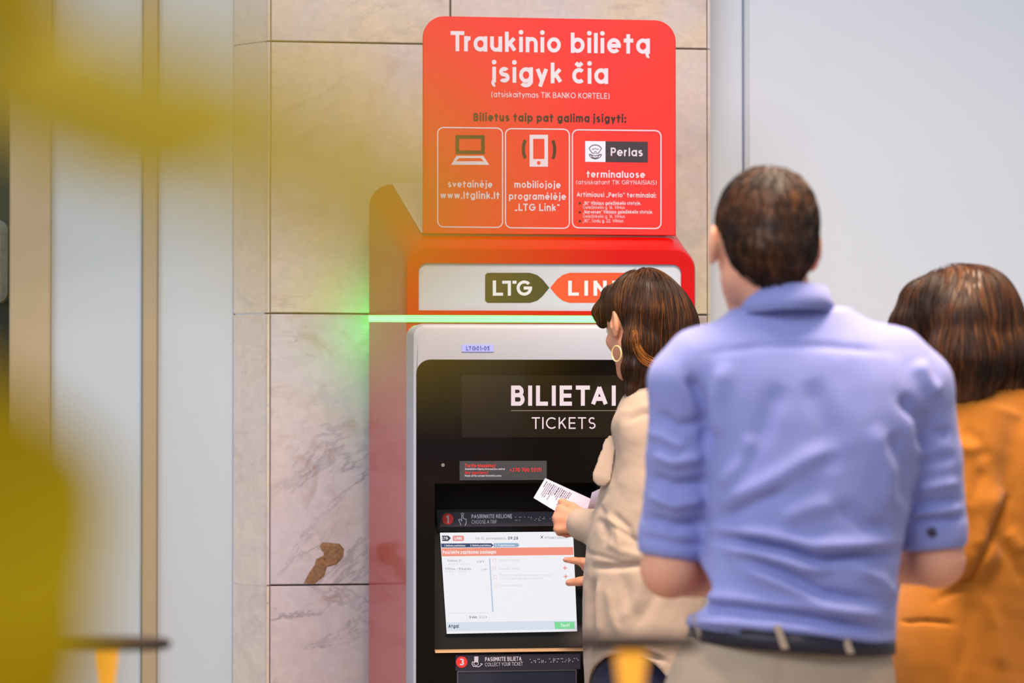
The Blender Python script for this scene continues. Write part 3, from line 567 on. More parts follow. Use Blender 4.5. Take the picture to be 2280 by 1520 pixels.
# ================================================================ body modelling tools (distance fields -> one continuous mesh)
def rotm(yaw=0, pitch=0, roll=0):
    return np.array(Matrix.Rotation(yaw, 3, 'Z') @ Matrix.Rotation(pitch, 3, 'X') @ Matrix.Rotation(roll, 3, 'Y'))
class Field:
    def __init__(s): s.prims = []
    def cone(s, a, b, ra, rb, k=.015, flat=None, sub=False):
        a = np.asarray(a, float); b = np.asarray(b, float); ab = b - a; L = max(ab @ ab, 1e-9)
        def f(P):
            q = P - a; t = np.clip(q @ ab / L, 0, 1); d = q - t[..., None] * ab
            if flat is not None:       # flatten the section along a direction: flat = (dir, factor)
                n, fac = flat; c = d @ n; d = d + (c * (fac - 1))[..., None] * n
                return np.sqrt((d ** 2).sum(-1)) - (ra + (rb - ra) * t)
            return np.sqrt((d ** 2).sum(-1)) - (ra + (rb - ra) * t)
        R = max(ra, rb); s.prims.append((f, np.minimum(a, b) - R, np.maximum(a, b) + R, k, sub)); return s
    def chain(s, pts, rs, k=.015, **kw):
        for i in range(len(pts) - 1): s.cone(pts[i], pts[i + 1], rs[i], rs[i + 1], k, **kw)
        return s
    def ell(s, c, r, R=None, k=.015, sub=False):
        c = np.asarray(c, float); r = np.asarray(r, float); R = np.eye(3) if R is None else R
        def f(P):
            q = (P - c) @ R; k0 = np.sqrt(((q / r) ** 2).sum(-1)); k1 = np.sqrt(((q / r ** 2) ** 2).sum(-1)) + 1e-9
            return k0 * (k0 - 1) / k1
        e = np.sqrt(((R * r) ** 2).sum(1)); s.prims.append((f, c - e, c + e, k, sub)); return s
    def loft(s, rows, yaw=0, k=.02, p=2.3):
        """rows: (z, cx, cy, half width, half depth) top or bottom first; elliptical sections turned by yaw"""
        rows = sorted(rows); A = np.array(rows, float); c_, s_ = math.cos(yaw), math.sin(yaw)
        zz = np.linspace(A[0, 0], A[-1, 0], 60)
        def smooth(col):
            y = np.interp(zz, A[:, 0], A[:, col]); w = 5; yp = np.pad(y, w, mode='edge'); return np.convolve(yp, np.ones(2 * w + 1) / (2 * w + 1), 'valid')
        cols = [smooth(i) for i in (1, 2, 3, 4)]
        def f(P):
            z = P[..., 2]; cx, cy, a, b = (np.interp(z, zz, q) for q in cols)
            x = P[..., 0] - cx; y = P[..., 1] - cy; u = x * c_ + y * s_; v = -x * s_ + y * c_
            rho = (np.abs(u / a) ** p + np.abs(v / b) ** p + 1e-9) ** (1 / p); d = (rho - 1) * np.minimum(a, b)
            return np.maximum(d, np.maximum(z - A[-1, 0], A[0, 0] - z))
        R = max(A[:, 3].max(), A[:, 4].max())
        s.prims.append((f, np.array([A[:, 1].min() - R, A[:, 2].min() - R, A[0, 0]]), np.array([A[:, 1].max() + R, A[:, 2].max() + R, A[-1, 0]]), k, False)); return s
    @staticmethod
    def _comb(v, d, k, sub):
        if sub:
            d = -d; h = np.clip(.5 - .5 * (v - d) / k, 0, 1); return v * (1 - h) + d * h + k * h * (1 - h)
        h = np.clip(.5 + .5 * (v - d) / k, 0, 1); return v * (1 - h) + d * h - k * h * (1 - h)
    def at(s, P):
        v = np.full(P.shape[:-1], 1.0)
        for f, lo, hi, k, sub in s.prims: v = s._comb(v, f(P), k, sub)
        return v
    def bounds(s):
        ps = [p for p in s.prims if not p[4]]; return np.min([p[1] for p in ps], 0), np.max([p[2] for p in ps], 0)
    def surface(s, h):
        lo, hi = s.bounds(); lo = lo - 2.5 * h - .01; hi = hi + 2.5 * h + .01
        n = np.ceil((hi - lo) / h).astype(int) + 1; val = np.full(n, 1.0, np.float32)
        ax = [lo[i] + np.arange(n[i]) * h for i in range(3)]
        for f, a, b, k, sub in s.prims:
            i0 = np.maximum(((a - k - 2 * h - lo) / h).astype(int), 0); i1 = np.minimum(np.ceil((b + k + 2 * h - lo) / h).astype(int) + 1, n)
            if (i1 <= i0).any(): continue
            sl = tuple(slice(i0[i], i1[i]) for i in range(3))
            P = np.stack(np.meshgrid(*[ax[i][sl[i]] for i in range(3)], indexing='ij'), -1)
            val[sl] = s._comb(val[sl], f(P), k, sub)
        return snet(val, lo, h)
def snet(val, lo, h):
    ins = val < 0; c = np.zeros(tuple(d - 1 for d in val.shape), np.int8)
    off = [(i, j, k) for i in (0, 1) for j in (0, 1) for k in (0, 1)]
    nx, ny, nz = c.shape
    for i, j, k in off: c += ins[i:i + nx, j:j + ny, k:k + nz]
    idx = np.argwhere((c > 0) & (c < 8)); vid = np.full(c.shape, -1, np.int32); vid[tuple(idx.T)] = np.arange(len(idx))
    acc = np.zeros((len(idx), 3)); cnt = np.zeros(len(idx))
    for a in off:
        for ax in range(3):
            if a[ax] == 1: continue
            b = list(a); b[ax] = 1
            va = val[tuple((idx + a).T)]; vb = val[tuple((idx + b).T)]; m = (va < 0) != (vb < 0)
            t = np.where(m, va / np.where(m, va - vb, 1), 0); p = np.array(a, float) + t[:, None] * (np.array(b) - np.array(a))
            acc[m] += p[m]; cnt[m] += 1
    V = lo + (idx + acc / cnt[:, None]) * h; Q = []
    for ax in range(3):
        o1, o2 = [(1, 2), (2, 0), (0, 1)][ax]
        sa = [slice(1, -1)] * 3; sb = [slice(1, -1)] * 3; sa[ax] = slice(0, -1); sb[ax] = slice(1, None)
        A = ins[tuple(sa)]; B = ins[tuple(sb)]; e = np.argwhere(A != B)
        if not len(e): continue
        fl = A[tuple(e.T)]; st = np.array([1, 1, 1]); st[ax] = 0; e = e + st
        def g_(d1, d2): q = e.copy(); q[:, o1] += d1; q[:, o2] += d2; return vid[tuple(q.T)]
        q = np.stack([g_(-1, -1), g_(0, -1), g_(0, 0), g_(-1, 0)], 1); q[~fl] = q[~fl][:, ::-1]; Q.append(q)
    return V, np.concatenate(Q)
def normals(V, Q):
    n = np.cross(V[Q[:, 2]] - V[Q[:, 0]], V[Q[:, 3]] - V[Q[:, 1]]); N = np.zeros_like(V)
    for i in range(4): np.add.at(N, Q[:, i], n)
    return N / (np.linalg.norm(N, axis=1, keepdims=True) + 1e-12)
def relax(V, Q, it=2, lam=.5):
    E = np.concatenate([Q[:, [0, 1]], Q[:, [1, 2]], Q[:, [2, 3]], Q[:, [3, 0]]])
    for _ in range(it):
        S = np.zeros_like(V); C = np.zeros(len(V))
        for a, b in ((0, 1), (1, 0)): np.add.at(S, E[:, a], V[E[:, b]]); np.add.at(C, E[:, a], 1)
        V = V + lam * (S / C[:, None] - V)
    return V
def waves(P, scale, seed, n=24, aniso=(1, 1, 1)):
    r = np.random.default_rng(seed); v = np.zeros(len(P))
    for i in range(n):
        d = r.normal(size=3) * np.array(aniso); v += np.sin(P @ d / scale + r.uniform(0, 6.28)) * (1 if i % 2 else .6)
    return v / math.sqrt(n)
def crease(px, py, line, w):
    """0..1 profile around a picture-space polyline, fading to its ends"""
    best = np.full(len(px), 1e9); tt = np.zeros(len(px)); n = len(line) - 1
    for i in range(n):
        (x0, y0), (x1, y1) = line[i], line[i + 1]; dx, dy = x1 - x0, y1 - y0; L = dx * dx + dy * dy
        t = np.clip(((px - x0) * dx + (py - y0) * dy) / L, 0, 1); d = np.hypot(px - x0 - t * dx, py - y0 - t * dy)
        m = d < best; best[m] = d[m]; tt[m] = (i + t[m]) / n
    return np.exp(-(best / w) ** 2) * np.clip(np.sin(np.pi * np.clip(tt, .02, .98)) * 1.8, 0, 1), best
def sculpt(V, Q, folds, noise=()):
    Nn = normals(V, Q); px, py = pix(V); facing = (Nn * (CAM - V)).sum(1) > 0; D = np.zeros(len(V))
    for line, w, amp in folds: D += amp * crease(px, py, line, w)[0] * facing
    for scale, amp, seed, an in noise: D += amp * waves(V, scale, seed, aniso=an)
    return V + Nn * D[:, None]
def solid(name, F_, h, m, parent, folds=(), noise=(), it=2, edit=None):
    V, Q = F_.surface(h); V = relax(V, Q, it)
    if edit: V = edit(V)
    if folds or noise: V = sculpt(V, Q, folds, noise)
    o = mesh(name, V, Q.astype(np.int64), m, parent, smooth=True); return o, V, Q
# ---------------------------------------------------------------- head, hands
def head(F_, c, R, k=1.0, ears=.077, neck=True, neck_to=None):
    """local axes: x side, y forward, z up; R columns are those axes in the world"""
    T = lambda x, y, z: c + R @ (np.array([x, y, z]) * k)
    F_.ell(T(0, -.012, .035), np.array([.074, .094, .080]) * k, R, .02)
    F_.cone(T(0, .03, .0), T(0, .062, -.085), .058 * k, .026 * k, .02)
    F_.ell(T(0, .026, -.045), np.array([.060, .062, .055]) * k, R, .02)
    F_.cone(T(.045, -.0, -.055), T(.014, .072, -.098), .022 * k, .018 * k, .02); F_.cone(T(-.045, -.0, -.055), T(-.014, .072, -.098), .022 * k, .018 * k, .02)
    for s_ in (-1, 1):
        F_.ell(T(.034 * s_, .066, -.022), np.array([.022, .02, .02]) * k, R, .015)
        F_.ell(T(.031 * s_, .092, .012), np.array([.017, .012, .011]) * k, R, .012, sub=True)
        F_.ell(T(.031 * s_, .078, .011), np.array([.012, .012, .012]) * k, R, .004)
        F_.cone(T(.012 * s_, .088, .027), T(.045 * s_, .078, .029), .008 * k, .006 * k, .01)
        F_.ell(T(.011 * s_, .094, -.022), np.array([.008, .010, .007]) * k, R, .006)
        if ears:
            Re = R @ rotm(.35 * s_, .15, 0)
            F_.cone(T(.055 * s_, .004, -.008), T((ears - .006) * s_, -.003, -.006), .030 * k, .017 * k, .012)
            F_.ell(T(ears * s_, -.008, -.004), np.array([.008, .017, .031]) * k, Re, .006)
            F_.ell(T((ears + .007) * s_, -.004, .002), np.array([.005, .009, .018]) * k, Re, .004, sub=True)
            F_.ell(T((ears - .001) * s_, .0, -.030), np.array([.006, .009, .010]) * k, Re, .006)
    F_.cone(T(0, .086, .018), T(0, .108, -.018), .007 * k, .011 * k, .01)
    F_.ell(T(0, .087, -.050), np.array([.024, .012, .006]) * k, R, .004); F_.ell(T(0, .085, -.061), np.array([.020, .012, .007]) * k, R, .004)
    if neck_to is not None: F_.chain([T(0, -.02, -.03), neck_to], [.054 * k, .056 * k], .02)
    return T
def hand(F_, wrist, fwd, back, side, curl=(.3, .35, .4, .45), spread=.1, k=1.0, thumb=(.9, .3), kk=.005):
    """fwd: direction wrist->knuckles, back: out of the back of the hand, side: +1 thumb on fwd x back side"""
    f = np.asarray(fwd, float); f /= np.linalg.norm(f); b = np.asarray(back, float); b -= f * (b @ f); b /= np.linalg.norm(b); s_ = np.cross(f, b) * side
    P = lambda x, y, z: wrist + (f * x + s_ * y + b * z) * k
    F_.cone(P(-.01, .008, 0), P(.08, .024, 0), .017 * k, .013 * k, .012); F_.cone(P(-.01, -.008, 0), P(.075, -.026, -.004), .017 * k, .012 * k, .012); F_.cone(P(0, 0, 0), P(.082, 0, 0), .018 * k, .014 * k, .012)
    L = ((.042, .026, .020), (.046, .030, .021), (.043, .028, .021), (.033, .021, .018))
    for i in range(4):
        y = .030 - .0195 * i; p = P(.083 - .004 * abs(i - 1) - (.006 if i == 3 else 0), y, -.001); a = .0; d_s = spread * (1.5 - i) * .6
        for j, l in enumerate(L[i]):
            a += curl[i] * (1.0, 1.1, .7)[j]; dr = f * math.cos(a) - b * math.sin(a) + s_ * d_s * math.cos(a); dr /= np.linalg.norm(dr); q = p + dr * l * k
            F_.cone(p, q, (.0095, .0086, .0078)[j] * k * (.9 if i == 3 else 1), (.0088, .0080, .0066)[j] * k * (.9 if i == 3 else 1), kk); p = q
    p = P(.018, .024, -.008); o_, i_ = thumb
    for l, r0, r1 in ((.044, .014, .0115), (.032, .0112, .0098), (.026, .0100, .0078)):
        dr = f * math.cos(o_) + s_ * math.sin(o_) * math.cos(i_) - b * math.sin(i_) * .8; dr /= np.linalg.norm(dr); q = p + dr * l * k; F_.cone(p, q, r0 * k, r1 * k, .006); p = q; o_ *= .7
# ---------------------------------------------------------------- hair: a cap plus combed strands lying on it
def hair_mat(name, dark, light, hi, rough=.42):
    m, nt, b = setup(name); L = nt.links; N = nt.nodes.new
    ge = N('ShaderNodeNewGeometry'); r = N('ShaderNodeValToRGB'); e = r.color_ramp.elements
    e[0].position = 0; e[0].color = lin(dark); e[1].position = 1; e[1].color = lin(hi); x = e.new(.6); x.color = lin(light)
    tc = N('ShaderNodeTexCoord'); n = N('ShaderNodeTexNoise'); n.inputs['Scale'].default_value = 14; n.inputs['Detail'].default_value = 3; L.new(tc.outputs['Object'], n.inputs['Vector'])
    a = N('ShaderNodeMath'); a.operation = 'MULTIPLY_ADD'; a.inputs[1].default_value = .62; L.new(ge.outputs['Random Per Island'], a.inputs[0])
    b2 = N('ShaderNodeMath'); b2.operation = 'MULTIPLY_ADD'; b2.inputs[1].default_value = 1.2; b2.inputs[2].default_value = -.42; L.new(n.outputs['Fac'], b2.inputs[0]); L.new(b2.outputs[0], a.inputs[2])
    L.new(a.outputs[0], r.inputs[0]); L.new(r.outputs[0], b.inputs['Base Color']); b.inputs['Roughness'].default_value = rough; b.inputs['Specular IOR Level'].default_value = .38
    return m
def strands(name, F_, V, Nn, starts, flow, m, parent, n=1200, length=(.08, .2), rad=.0011, step=.008, lift=.0015, seed=5, zmin=-9, jitter=.12, keep=None):
    r = np.random.default_rng(seed); ids = r.choice(np.flatnonzero(starts), n); P = V[ids].copy() + r.normal(size=(n, 3)) * .003
    K = int(length[1] / step); nst = np.clip((r.uniform(length[0], length[1], n) / step).astype(int), 3, K)
    off = r.uniform(-.0005, 1, n) * lift; J = r.normal(size=(n, 3)) * jitter; path = [P]; e = 1e-3
    def grad(P):
        g_ = np.stack([F_.at(P + np.eye(3)[i] * e) - F_.at(P - np.eye(3)[i] * e) for i in range(3)], -1); return g_ / (np.linalg.norm(g_, axis=-1, keepdims=True) + 1e-9)
    for s_ in range(K):
        g_ = grad(P); d = F_.at(P); P = P - g_ * (d - off)[:, None]
        fl = flow(P) + J; fl = fl - g_ * (fl * g_).sum(-1, keepdims=True); L = np.linalg.norm(fl, axis=-1, keepdims=True) + 1e-9
        if s_ == 0: path[0] = P.copy()
        P = P + fl / L * step; path.append(P.copy())
    path = np.array(path); Vv = []; Fq = []; b = 0
    for i in range(n):
        pts = path[:nst[i] + 1, i]; 
        if keep is not None and not keep(pts): continue
        t = np.gradient(pts, axis=0); t /= np.linalg.norm(t, axis=1, keepdims=True) + 1e-9
        u = np.cross(t, [.3, .9, .1]); u /= np.linalg.norm(u, axis=1, keepdims=True) + 1e-9; w = np.cross(t, u); k = len(pts)
        rr = rad * np.sin(np.linspace(.35, 3.0, k))[:, None]
        for a in (0, 2.094, 4.189): Vv.append(pts + rr * (u * math.cos(a) + w * math.sin(a)))
        base = b; b += 3 * k; ar = np.arange(k - 1)
        for q in range(3):
            A = base + q * k; B = base + (q + 1) % 3 * k; Fq.append(np.stack([A + ar, A + ar + 1, B + ar + 1, B + ar], 1))
    return mesh(name, np.concatenate(Vv), np.concatenate(Fq), m, parent, smooth=True)
def fabric(name, rgb, rough=.85, weave=900, sheen=.15, noise=.06, nscale=7, bump=.25):
    m = mat(name, rgb, rough, spec=.25, noise=noise, nscale=nscale, bump=bump, bscale=weave); m.node_tree.nodes['Principled BSDF'].inputs['Sheen Weight'].default_value = sheen; return m
M_skin = mat('skin', (226, 160, 130), .55, noise=.05, nscale=25, sss=.12, spec=.35, bump=.1, bscale=120)
M_skin2 = mat('skin_warm', (212, 146, 116), .55, noise=.06, nscale=25, sss=.12, spec=.35, bump=.1, bscale=120)
def shoes(name, pts, m, par):
    for (x, y), d in pts:
        F_ = Field(); d = np.array([d[0], d[1], 0.]); d /= np.linalg.norm(d); c = np.array([x, y, 0.])
        F_.cone(c + [0, 0, .045], c + d * .16 + [0, 0, .035], .043, .036, .02); F_.cone(c - d * .03 + [0, 0, .05], c + d * .02 + [0, 0, .085], .04, .042, .02)
        V, Q = F_.surface(.008); V = relax(V, Q); V[:, 2] = np.maximum(V[:, 2], .001); mesh(name, V, Q.astype(np.int64), m, par, smooth=True)
def legs(F_, hipL, hipR, footL, footR, r=(.095, .07, .06), k=.03):
    for h_, f_ in ((hipL, footL), (hipR, footR)):
        kn = h_ * .48 + f_ * .52 + np.array([0, .02, 0]); F_.chain([h_, kn, f_], list(r), k)
# ================================================================ the man in the blue shirt (nearest, back to the camera)
D1 = 4.3; q = lambda x, y, dy=0.: PT(x, y, D1 + dy); pm = lambda n, d=D1: n * d / F
def rows(lst, d, dy=0.0):   # (py, left, right, half depth m, dy) -> loft rows
    R = []
    for r_ in lst:
        py, xl_, xr_, hd = r_[:4]; e = r_[4] if len(r_) > 4 else 0
        c = PT((xl_ + xr_) / 2, py, d + dy + e); R.append((c[2], c[0], c[1], pm((xr_ - xl_) / 2, d), hd))
    return R
base1 = q(1765, 760); man = empty('person', (base1[0], base1[1] + .02, 0)); tag(man, 'man with short dark hair, blue rolled-sleeve shirt and taupe trousers, back to the camera', 'person')
bd = Field(); yaw = .22
R1 = rotm(yaw, -.10, .06)                 # facing away (+Y), turned to the left, a little bowed
hc = q(1699, 546, .02)
T1 = head(bd, hc, R1, .98, ears=.087, neck_to=q(1752, 715, .01))
bd.loft(rows([(700, 1640, 1870, .06), (760, 1560, 1980, .09), (900, 1590, 2040, .11), (1200, 1600, 1970, .10), (1420, 1570, 1960, .10)], D1), .02)
sl, sr = q(1540, 850, .0), q(2045, 850, .03)
el, er = q(1492, 1265, .03), q(2085, 1245, .05)
wl, wr = q(1590, 1290, .27), q(1960, 1255, .27)
bd.chain([sl, sl * .18 + el * .82, el], [.032, .033, .046], .01); bd.chain([el, wl], [.046, .030], .012)
bd.chain([sr, sr * .18 + er * .82, er], [.032, .033, .043], .01); bd.chain([er, wr], [.045, .030], .012)
hand(bd, wl, (.55, .8, .1), (-.6, .5, .7), -1); hand(bd, wr, (-.6, .8, .1), (.6, .5, .7), 1)
solid('body', bd, .005, M_skin, man)
def eyes(T, R, par, k=1.0):
    for s_ in (-1, 1):
        for nm, y, r, m in (('eye', .0795, .0118, mat('eye_white', (230, 226, 220), .2)), ('iris', .0865, .0058, mat('eye_dark', (50, 36, 26), .15))):
            F_ = Field(); F_.ell(T(.031 * s_, y, .011), (r * k,) * 3, R); V, Q = F_.surface(.0025 if nm == 'eye' else .0016); mesh(nm, V, Q.astype(np.int64), m, par, smooth=True)
        F_ = Field(); F_.chain([T(.014 * s_, .0925, .030), T(.032 * s_, .087, .036), T(.048 * s_, .074, .031)], [.0035, .0038, .002], .003); V, Q = F_.surface(.002); mesh('eyebrow', V, Q.astype(np.int64), mat('brow', (52, 34, 22), .8), par, smooth=True)
    F_ = Field(); F_.ell(T(0, .0895, -.0555), (.022 * k, .011, .009), R); V, Q = F_.surface(.0025); mesh('lips', V, Q.astype(np.int64), mat('lip', (176, 96, 88), .5), par, smooth=True)
eyes(T1, R1, man, .98)
# shirt
sh_ = Field()
sh_.loft(rows([(688, 1660, 1850, .060), (712, 1622, 1898, .074), (745, 1560, 1985, .090), (800, 1540, 2030, .105), (880, 1548, 2068, .118, .0), (980, 1568, 2062, .125), (1100, 1572, 2030, .125), (1200, 1572, 2004, .122), (1300, 1550, 2000, .122), (1390, 1528, 1994, .124), (1428, 1528, 1990, .122)], D1), .03, k=.02)
sh_.chain([q(1655, 758, .0), q(1562, 808, .0), q(1522, 858, .0)], [.036, .050, .056], .035); sh_.chain([q(1865, 750, .0), q(1988, 806, .02), q(2040, 864, .03)], [.036, .050, .058], .035)
sh_.chain([q(1522, 850, .0), q(1512, 1020, .01), q(1500, 1180, .03)], [.056, .052, .055], .012)
sh_.chain([q(2040, 855, .03), q(2062, 1020, .04), q(2072, 1165, .05)], [.058, .055, .057], .012)
sh_.cone(q(1499, 1185, .03), q(1497, 1205, .03), .0565, .0560, .003); sh_.cone(q(2073, 1172, .05), q(2075, 1190, .05), .0585, .0575, .003)
# open the hems flat
sh_.ell(q(1490, 1300, .03), (.1, .12, .047), rotm(0, 0, .18), .004, sub=True); sh_.ell(q(2085, 1278, .05), (.1, .12, .045), rotm(0, 0, -.05), .004, sub=True)
X = [  # picture-space folds: (polyline, width px, height m)
    ([(1560, 790), (1700, 768), (1850, 770), (2000, 785)], 9, -.0022),
    ([(1530, 830), (1565, 900), (1580, 1000)], 14, -.010), ([(1620, 800), (1590, 900), (1585, 980)], 22, .006), ([(2000, 880), (2055, 930), (2066, 1010)], 16, -.008), ([(2040, 800), (2062, 850), (2090, 880)], 18, .006),
    ([(1800, 840), (1840, 950), (1850, 1060)], 26, -.004), ([(1740, 850), (1700, 950), (1640, 1060)], 26, -.004), ([(1980, 960), (2020, 1040), (2010, 1130)], 24, -.005), ([(1940, 940), (1980, 1040), (1990, 1140)], 22, .004),
    ([(1590, 1130), (1700, 1080), (1800, 1020), (1880, 990)], 22, .005), ([(1590, 1165), (1680, 1120), (1760, 1090)], 16, -.005), ([(1600, 1090), (1650, 1030), (1680, 960)], 18, .0045),
    ([(1580, 1195), (1680, 1208), (1760, 1222), (1820, 1248), (1900, 1235), (2000, 1228)], 12, -.0115), ([(1580, 1178), (1700, 1190), (1800, 1214), (1900, 1212), (2000, 1208)], 15, .007), ([(1600, 1215), (1700, 1236), (1790, 1262), (1860, 1262)], 17, .0075),
    ([(1640, 1235), (1740, 1272), (1830, 1322), (1980, 1345)], 13, -.008), ([(1640, 1258), (1740, 1300), (1840, 1346), (1980, 1366)], 16, .006), ([(1540, 1345), (1640, 1352), (1800, 1372), (1980, 1402)], 10, -.007), ([(1535, 1328), (1640, 1334), (1800, 1352), (1985, 1382)], 13, .005),
    ([(1530, 1385), (1640, 1388), (1780, 1400), (1980, 1425)], 12, .007), ([(1900, 1260), (1960, 1290), (1995, 1330)], 14, .005), ([(1860, 1120), (1930, 1170), (1990, 1180)], 18, -.004), ([(1730, 1160), (1800, 1130), (1860, 1120)], 20, .004),
    ([(1460, 920), (1510, 950), (1570, 940)], 12, -.005), ([(1450, 1010), (1500, 1030), (1575, 1015)], 12, .005), ([(1445, 1060), (1500, 1082), (1580, 1070)], 11, -.006), ([(1440, 1100), (1500, 1125), (1580, 1108)], 12, .006), ([(1432, 1150), (1500, 1172), (1578, 1160)], 12, -.007), ([(1440, 960), (1480, 975), (1530, 1000)], 12, .004),
    ([(2080, 960), (2115, 970)], 12, -.004), ([(2040, 1030), (2130, 1015)], 12, -.004), ([(2035, 1090), (2135, 1072)], 11, .005), ([(2025, 1125), (2140, 1112)], 9, -.005), ([(2020, 1160), (2145, 1150)], 8, -.005), ([(2020, 1145), (2145, 1132)], 9, .004), ([(1430, 1195), (1500, 1210), (1572, 1215)], 9, -.004)]
def shirt_hem(V):
    px, py = pix(V); hy = 1390 + (px - 1545) * .094; z = CAMZ - (hy - HOR) / F * V[:, 1]; V[:, 2] = np.maximum(V[:, 2], z); return V
M_shirt = fabric('blue_chambray', (140, 145, 204), weave=700, noise=.05)
solid('shirt', sh_, .0055, M_shirt, man, [(a_, w_, h_ * 1.85) for a_, w_, h_ in X], [(.035, .0012, 3, (1, 1, .6)), (.014, .0005, 4, (1, 1, 1))], edit=shirt_hem)
cf = Field(); Rc = rotm(.12, -.04, .07)
# collar: a band around the neck, made as a turned-down strip
def tube_band(name, pts_top, pts_bot, th, m, par):
    """closed band given by upper and lower loops of world points"""
    n = len(pts_top); c = sum(pts_top) / n; V = []
    for A, e in ((pts_bot, 0), (pts_bot, th), (pts_top, th), (pts_top, 0)):
        for p in A: d = p - c; d[2] = 0; d /= np.linalg.norm(d) + 1e-9; V.append(p + d * e)
    Fc = []
    for k in range(4):
        for i in range(n): j = (i + 1) % n; a, b_ = k * n, (k + 1) % 4 * n; Fc.append((a + i, a + j, b_ + j, b_ + i))
    return mesh(name, V, Fc, m, par, smooth=True)
def oval(cx, cy, cz, rx, ry, n=40, yaw=0, tx=0, ty=0):
    return [np.array([cx + rx * math.cos(a) * math.cos(yaw) - ry * math.sin(a) * math.sin(yaw), cy + rx * math.cos(a) * math.sin(yaw) + ry * math.sin(a) * math.cos(yaw), cz + tx * math.cos(a) + ty * math.sin(a)]) for a in [2 * math.pi * i / n for i in range(n)]]
ct = q(1754, 650, .005); cb_ = q(1750, 706, .0)
tube_band('collar', oval(ct[0], ct[1], ct[2], pm(84), .066, tx=.003, ty=-.012), oval(cb_[0], cb_[1], cb_[2], pm(108), .094, tx=.002, ty=-.010), .004, M_shirt, man)
b1_ = q(2068, 1182, -.01); bt = Field(); bt.ell(b1_ + np.array([0, -.0, 0]), (.008, .004, .008)); V, Q = bt.surface(.002); V = V + (np.array([q(2072, 1183)[0], D1 + .05 - .0615, q(2072, 1183)[2]]) - b1_); mesh('cuff_button', V, Q.astype(np.int64), mat('dark_button', (50, 34, 66), .4), man, smooth=True)
# trousers, belt
tr = Field()
tr.loft(rows([(1398, 1548, 1976, .112), (1450, 1512, 1984, .118), (1520, 1478, 1994, .125), (1640, 1462, 2000, .130), (1760, 1475, 1990, .12), (1850, 1500, 1965, .11)], D1), .02, k=.02)
fy = D1 + .03; legs(tr, q(1605, 1780), q(1850, 1780), np.array([q(1615, 0)[0], fy, .10]), np.array([q(1840, 0)[0], fy, .10]), (.105, .078, .068))
M_tro = fabric('taupe_twill', (170, 150, 130), weave=500, noise=.07, nscale=10)
solid('trousers', tr, .008, M_tro, man, [([(1560, 1470), (1620, 1500), (1640, 1560)], 16, -.004), ([(1760, 1480), (1840, 1500), (1960, 1490)], 14, .003), ([(1500, 1500), (1530, 1450), (1545, 1410)], 10, .004), ([(1740, 1450), (1750, 1600)], 6, -.004)], [(.04, .0012, 8, (1, 1, 1))])
def beltloop(pyl, pyr, e, xl_=1542, xr_=1988, hd=.131, n=48):
    a = PT(xl_, pyl, D1); b_ = PT(xr_, pyr, D1); c = (a + b_) / 2; return [np.array([c[0] + (b_[0] - a[0]) / 2 * math.cos(t), c[1] + hd * math.sin(t) * 1.0, c[2] + (b_[2] - a[2]) / 2 * math.cos(t) + e]) for t in [2 * math.pi * i / n for i in range(n)]]
tube_band('belt', beltloop(1378, 1416, 0), beltloop(1420, 1452, 0, 1532, 1990, .133), .003, mat('navy_belt', (34, 32, 46), .5, spec=.4), man)
for x, yt_, yb_ in ((1738, 1392, 1444), (1884, 1404, 1454), (1556, 1372, 1426)):
    t = math.acos(max(-1, min(1, (x - 1765) / 224))); yc = D1 - .1335 * math.sin(t); a = PT(x - 8, yt_, yc - .006); b_ = PT(x + 10, yb_, yc - .008)
    w = pm(8); V = []
    for p in (a, b_):
        for dx in (-w, w):
            for dy in (-.002, .002): V.append(p + np.array([dx, dy, 0]))
    mesh('belt_loop', V, [(0, 1, 3, 2), (4, 6, 7, 5), (0, 4, 5, 1), (2, 3, 7, 6), (0, 2, 6, 4), (1, 5, 7, 3)], M_tro, man)
shoes('shoe', [((q(1615, 0)[0], fy), (-.2, 1)), ((q(1840, 0)[0], fy), (.15, 1))], mat('brown_leather', (70, 44, 28), .4), man)
# short hair
hr = Field(); Th = T1; k_ = .98
hr.ell(Th(0, -.016, .040), np.array([.079, .100, .086]) * k_, R1, .02); hr.ell(Th(0, -.05, -.01), np.array([.070, .060, .062]) * k_, R1, .03); hr.cone(Th(0, -.062, -.02), Th(.008, -.052, -.052), .052 * k_, .034 * k_, .02)
hr.ell(Th(0, .11, -.06), np.array([.12, .10, .085]) * k_, R1, .01, sub=True)
for s_ in (-1, 1): hr.ell(Th(.086 * s_, .010, -.042), np.array([.030, .046, .066]) * k_, R1, .01, sub=True)
M_h1 = hair_mat('short_brown_hair', (18, 10, 8), (44, 24, 10), (112, 62, 16), .55)
_, V, Q = solid('hair', hr, .005, M_h1, man, (), [(.010, .0014, 9, (1, 1, 2))], 1)
crown = Th(0, -.03, .12)
def fl1(P):
    d = P - crown; d = d / (np.linalg.norm(d, axis=-1, keepdims=True) + 1e-6); d[..., 2] -= .5; return d
strands('hair_strand', hr, V, None, V[:, 2] > Th(0, 0, -.06)[2], fl1, M_h1, man, 1500, (.02, .045), .0012, .007, .004, 5, jitter=.25)['kind'] = 'stuff'
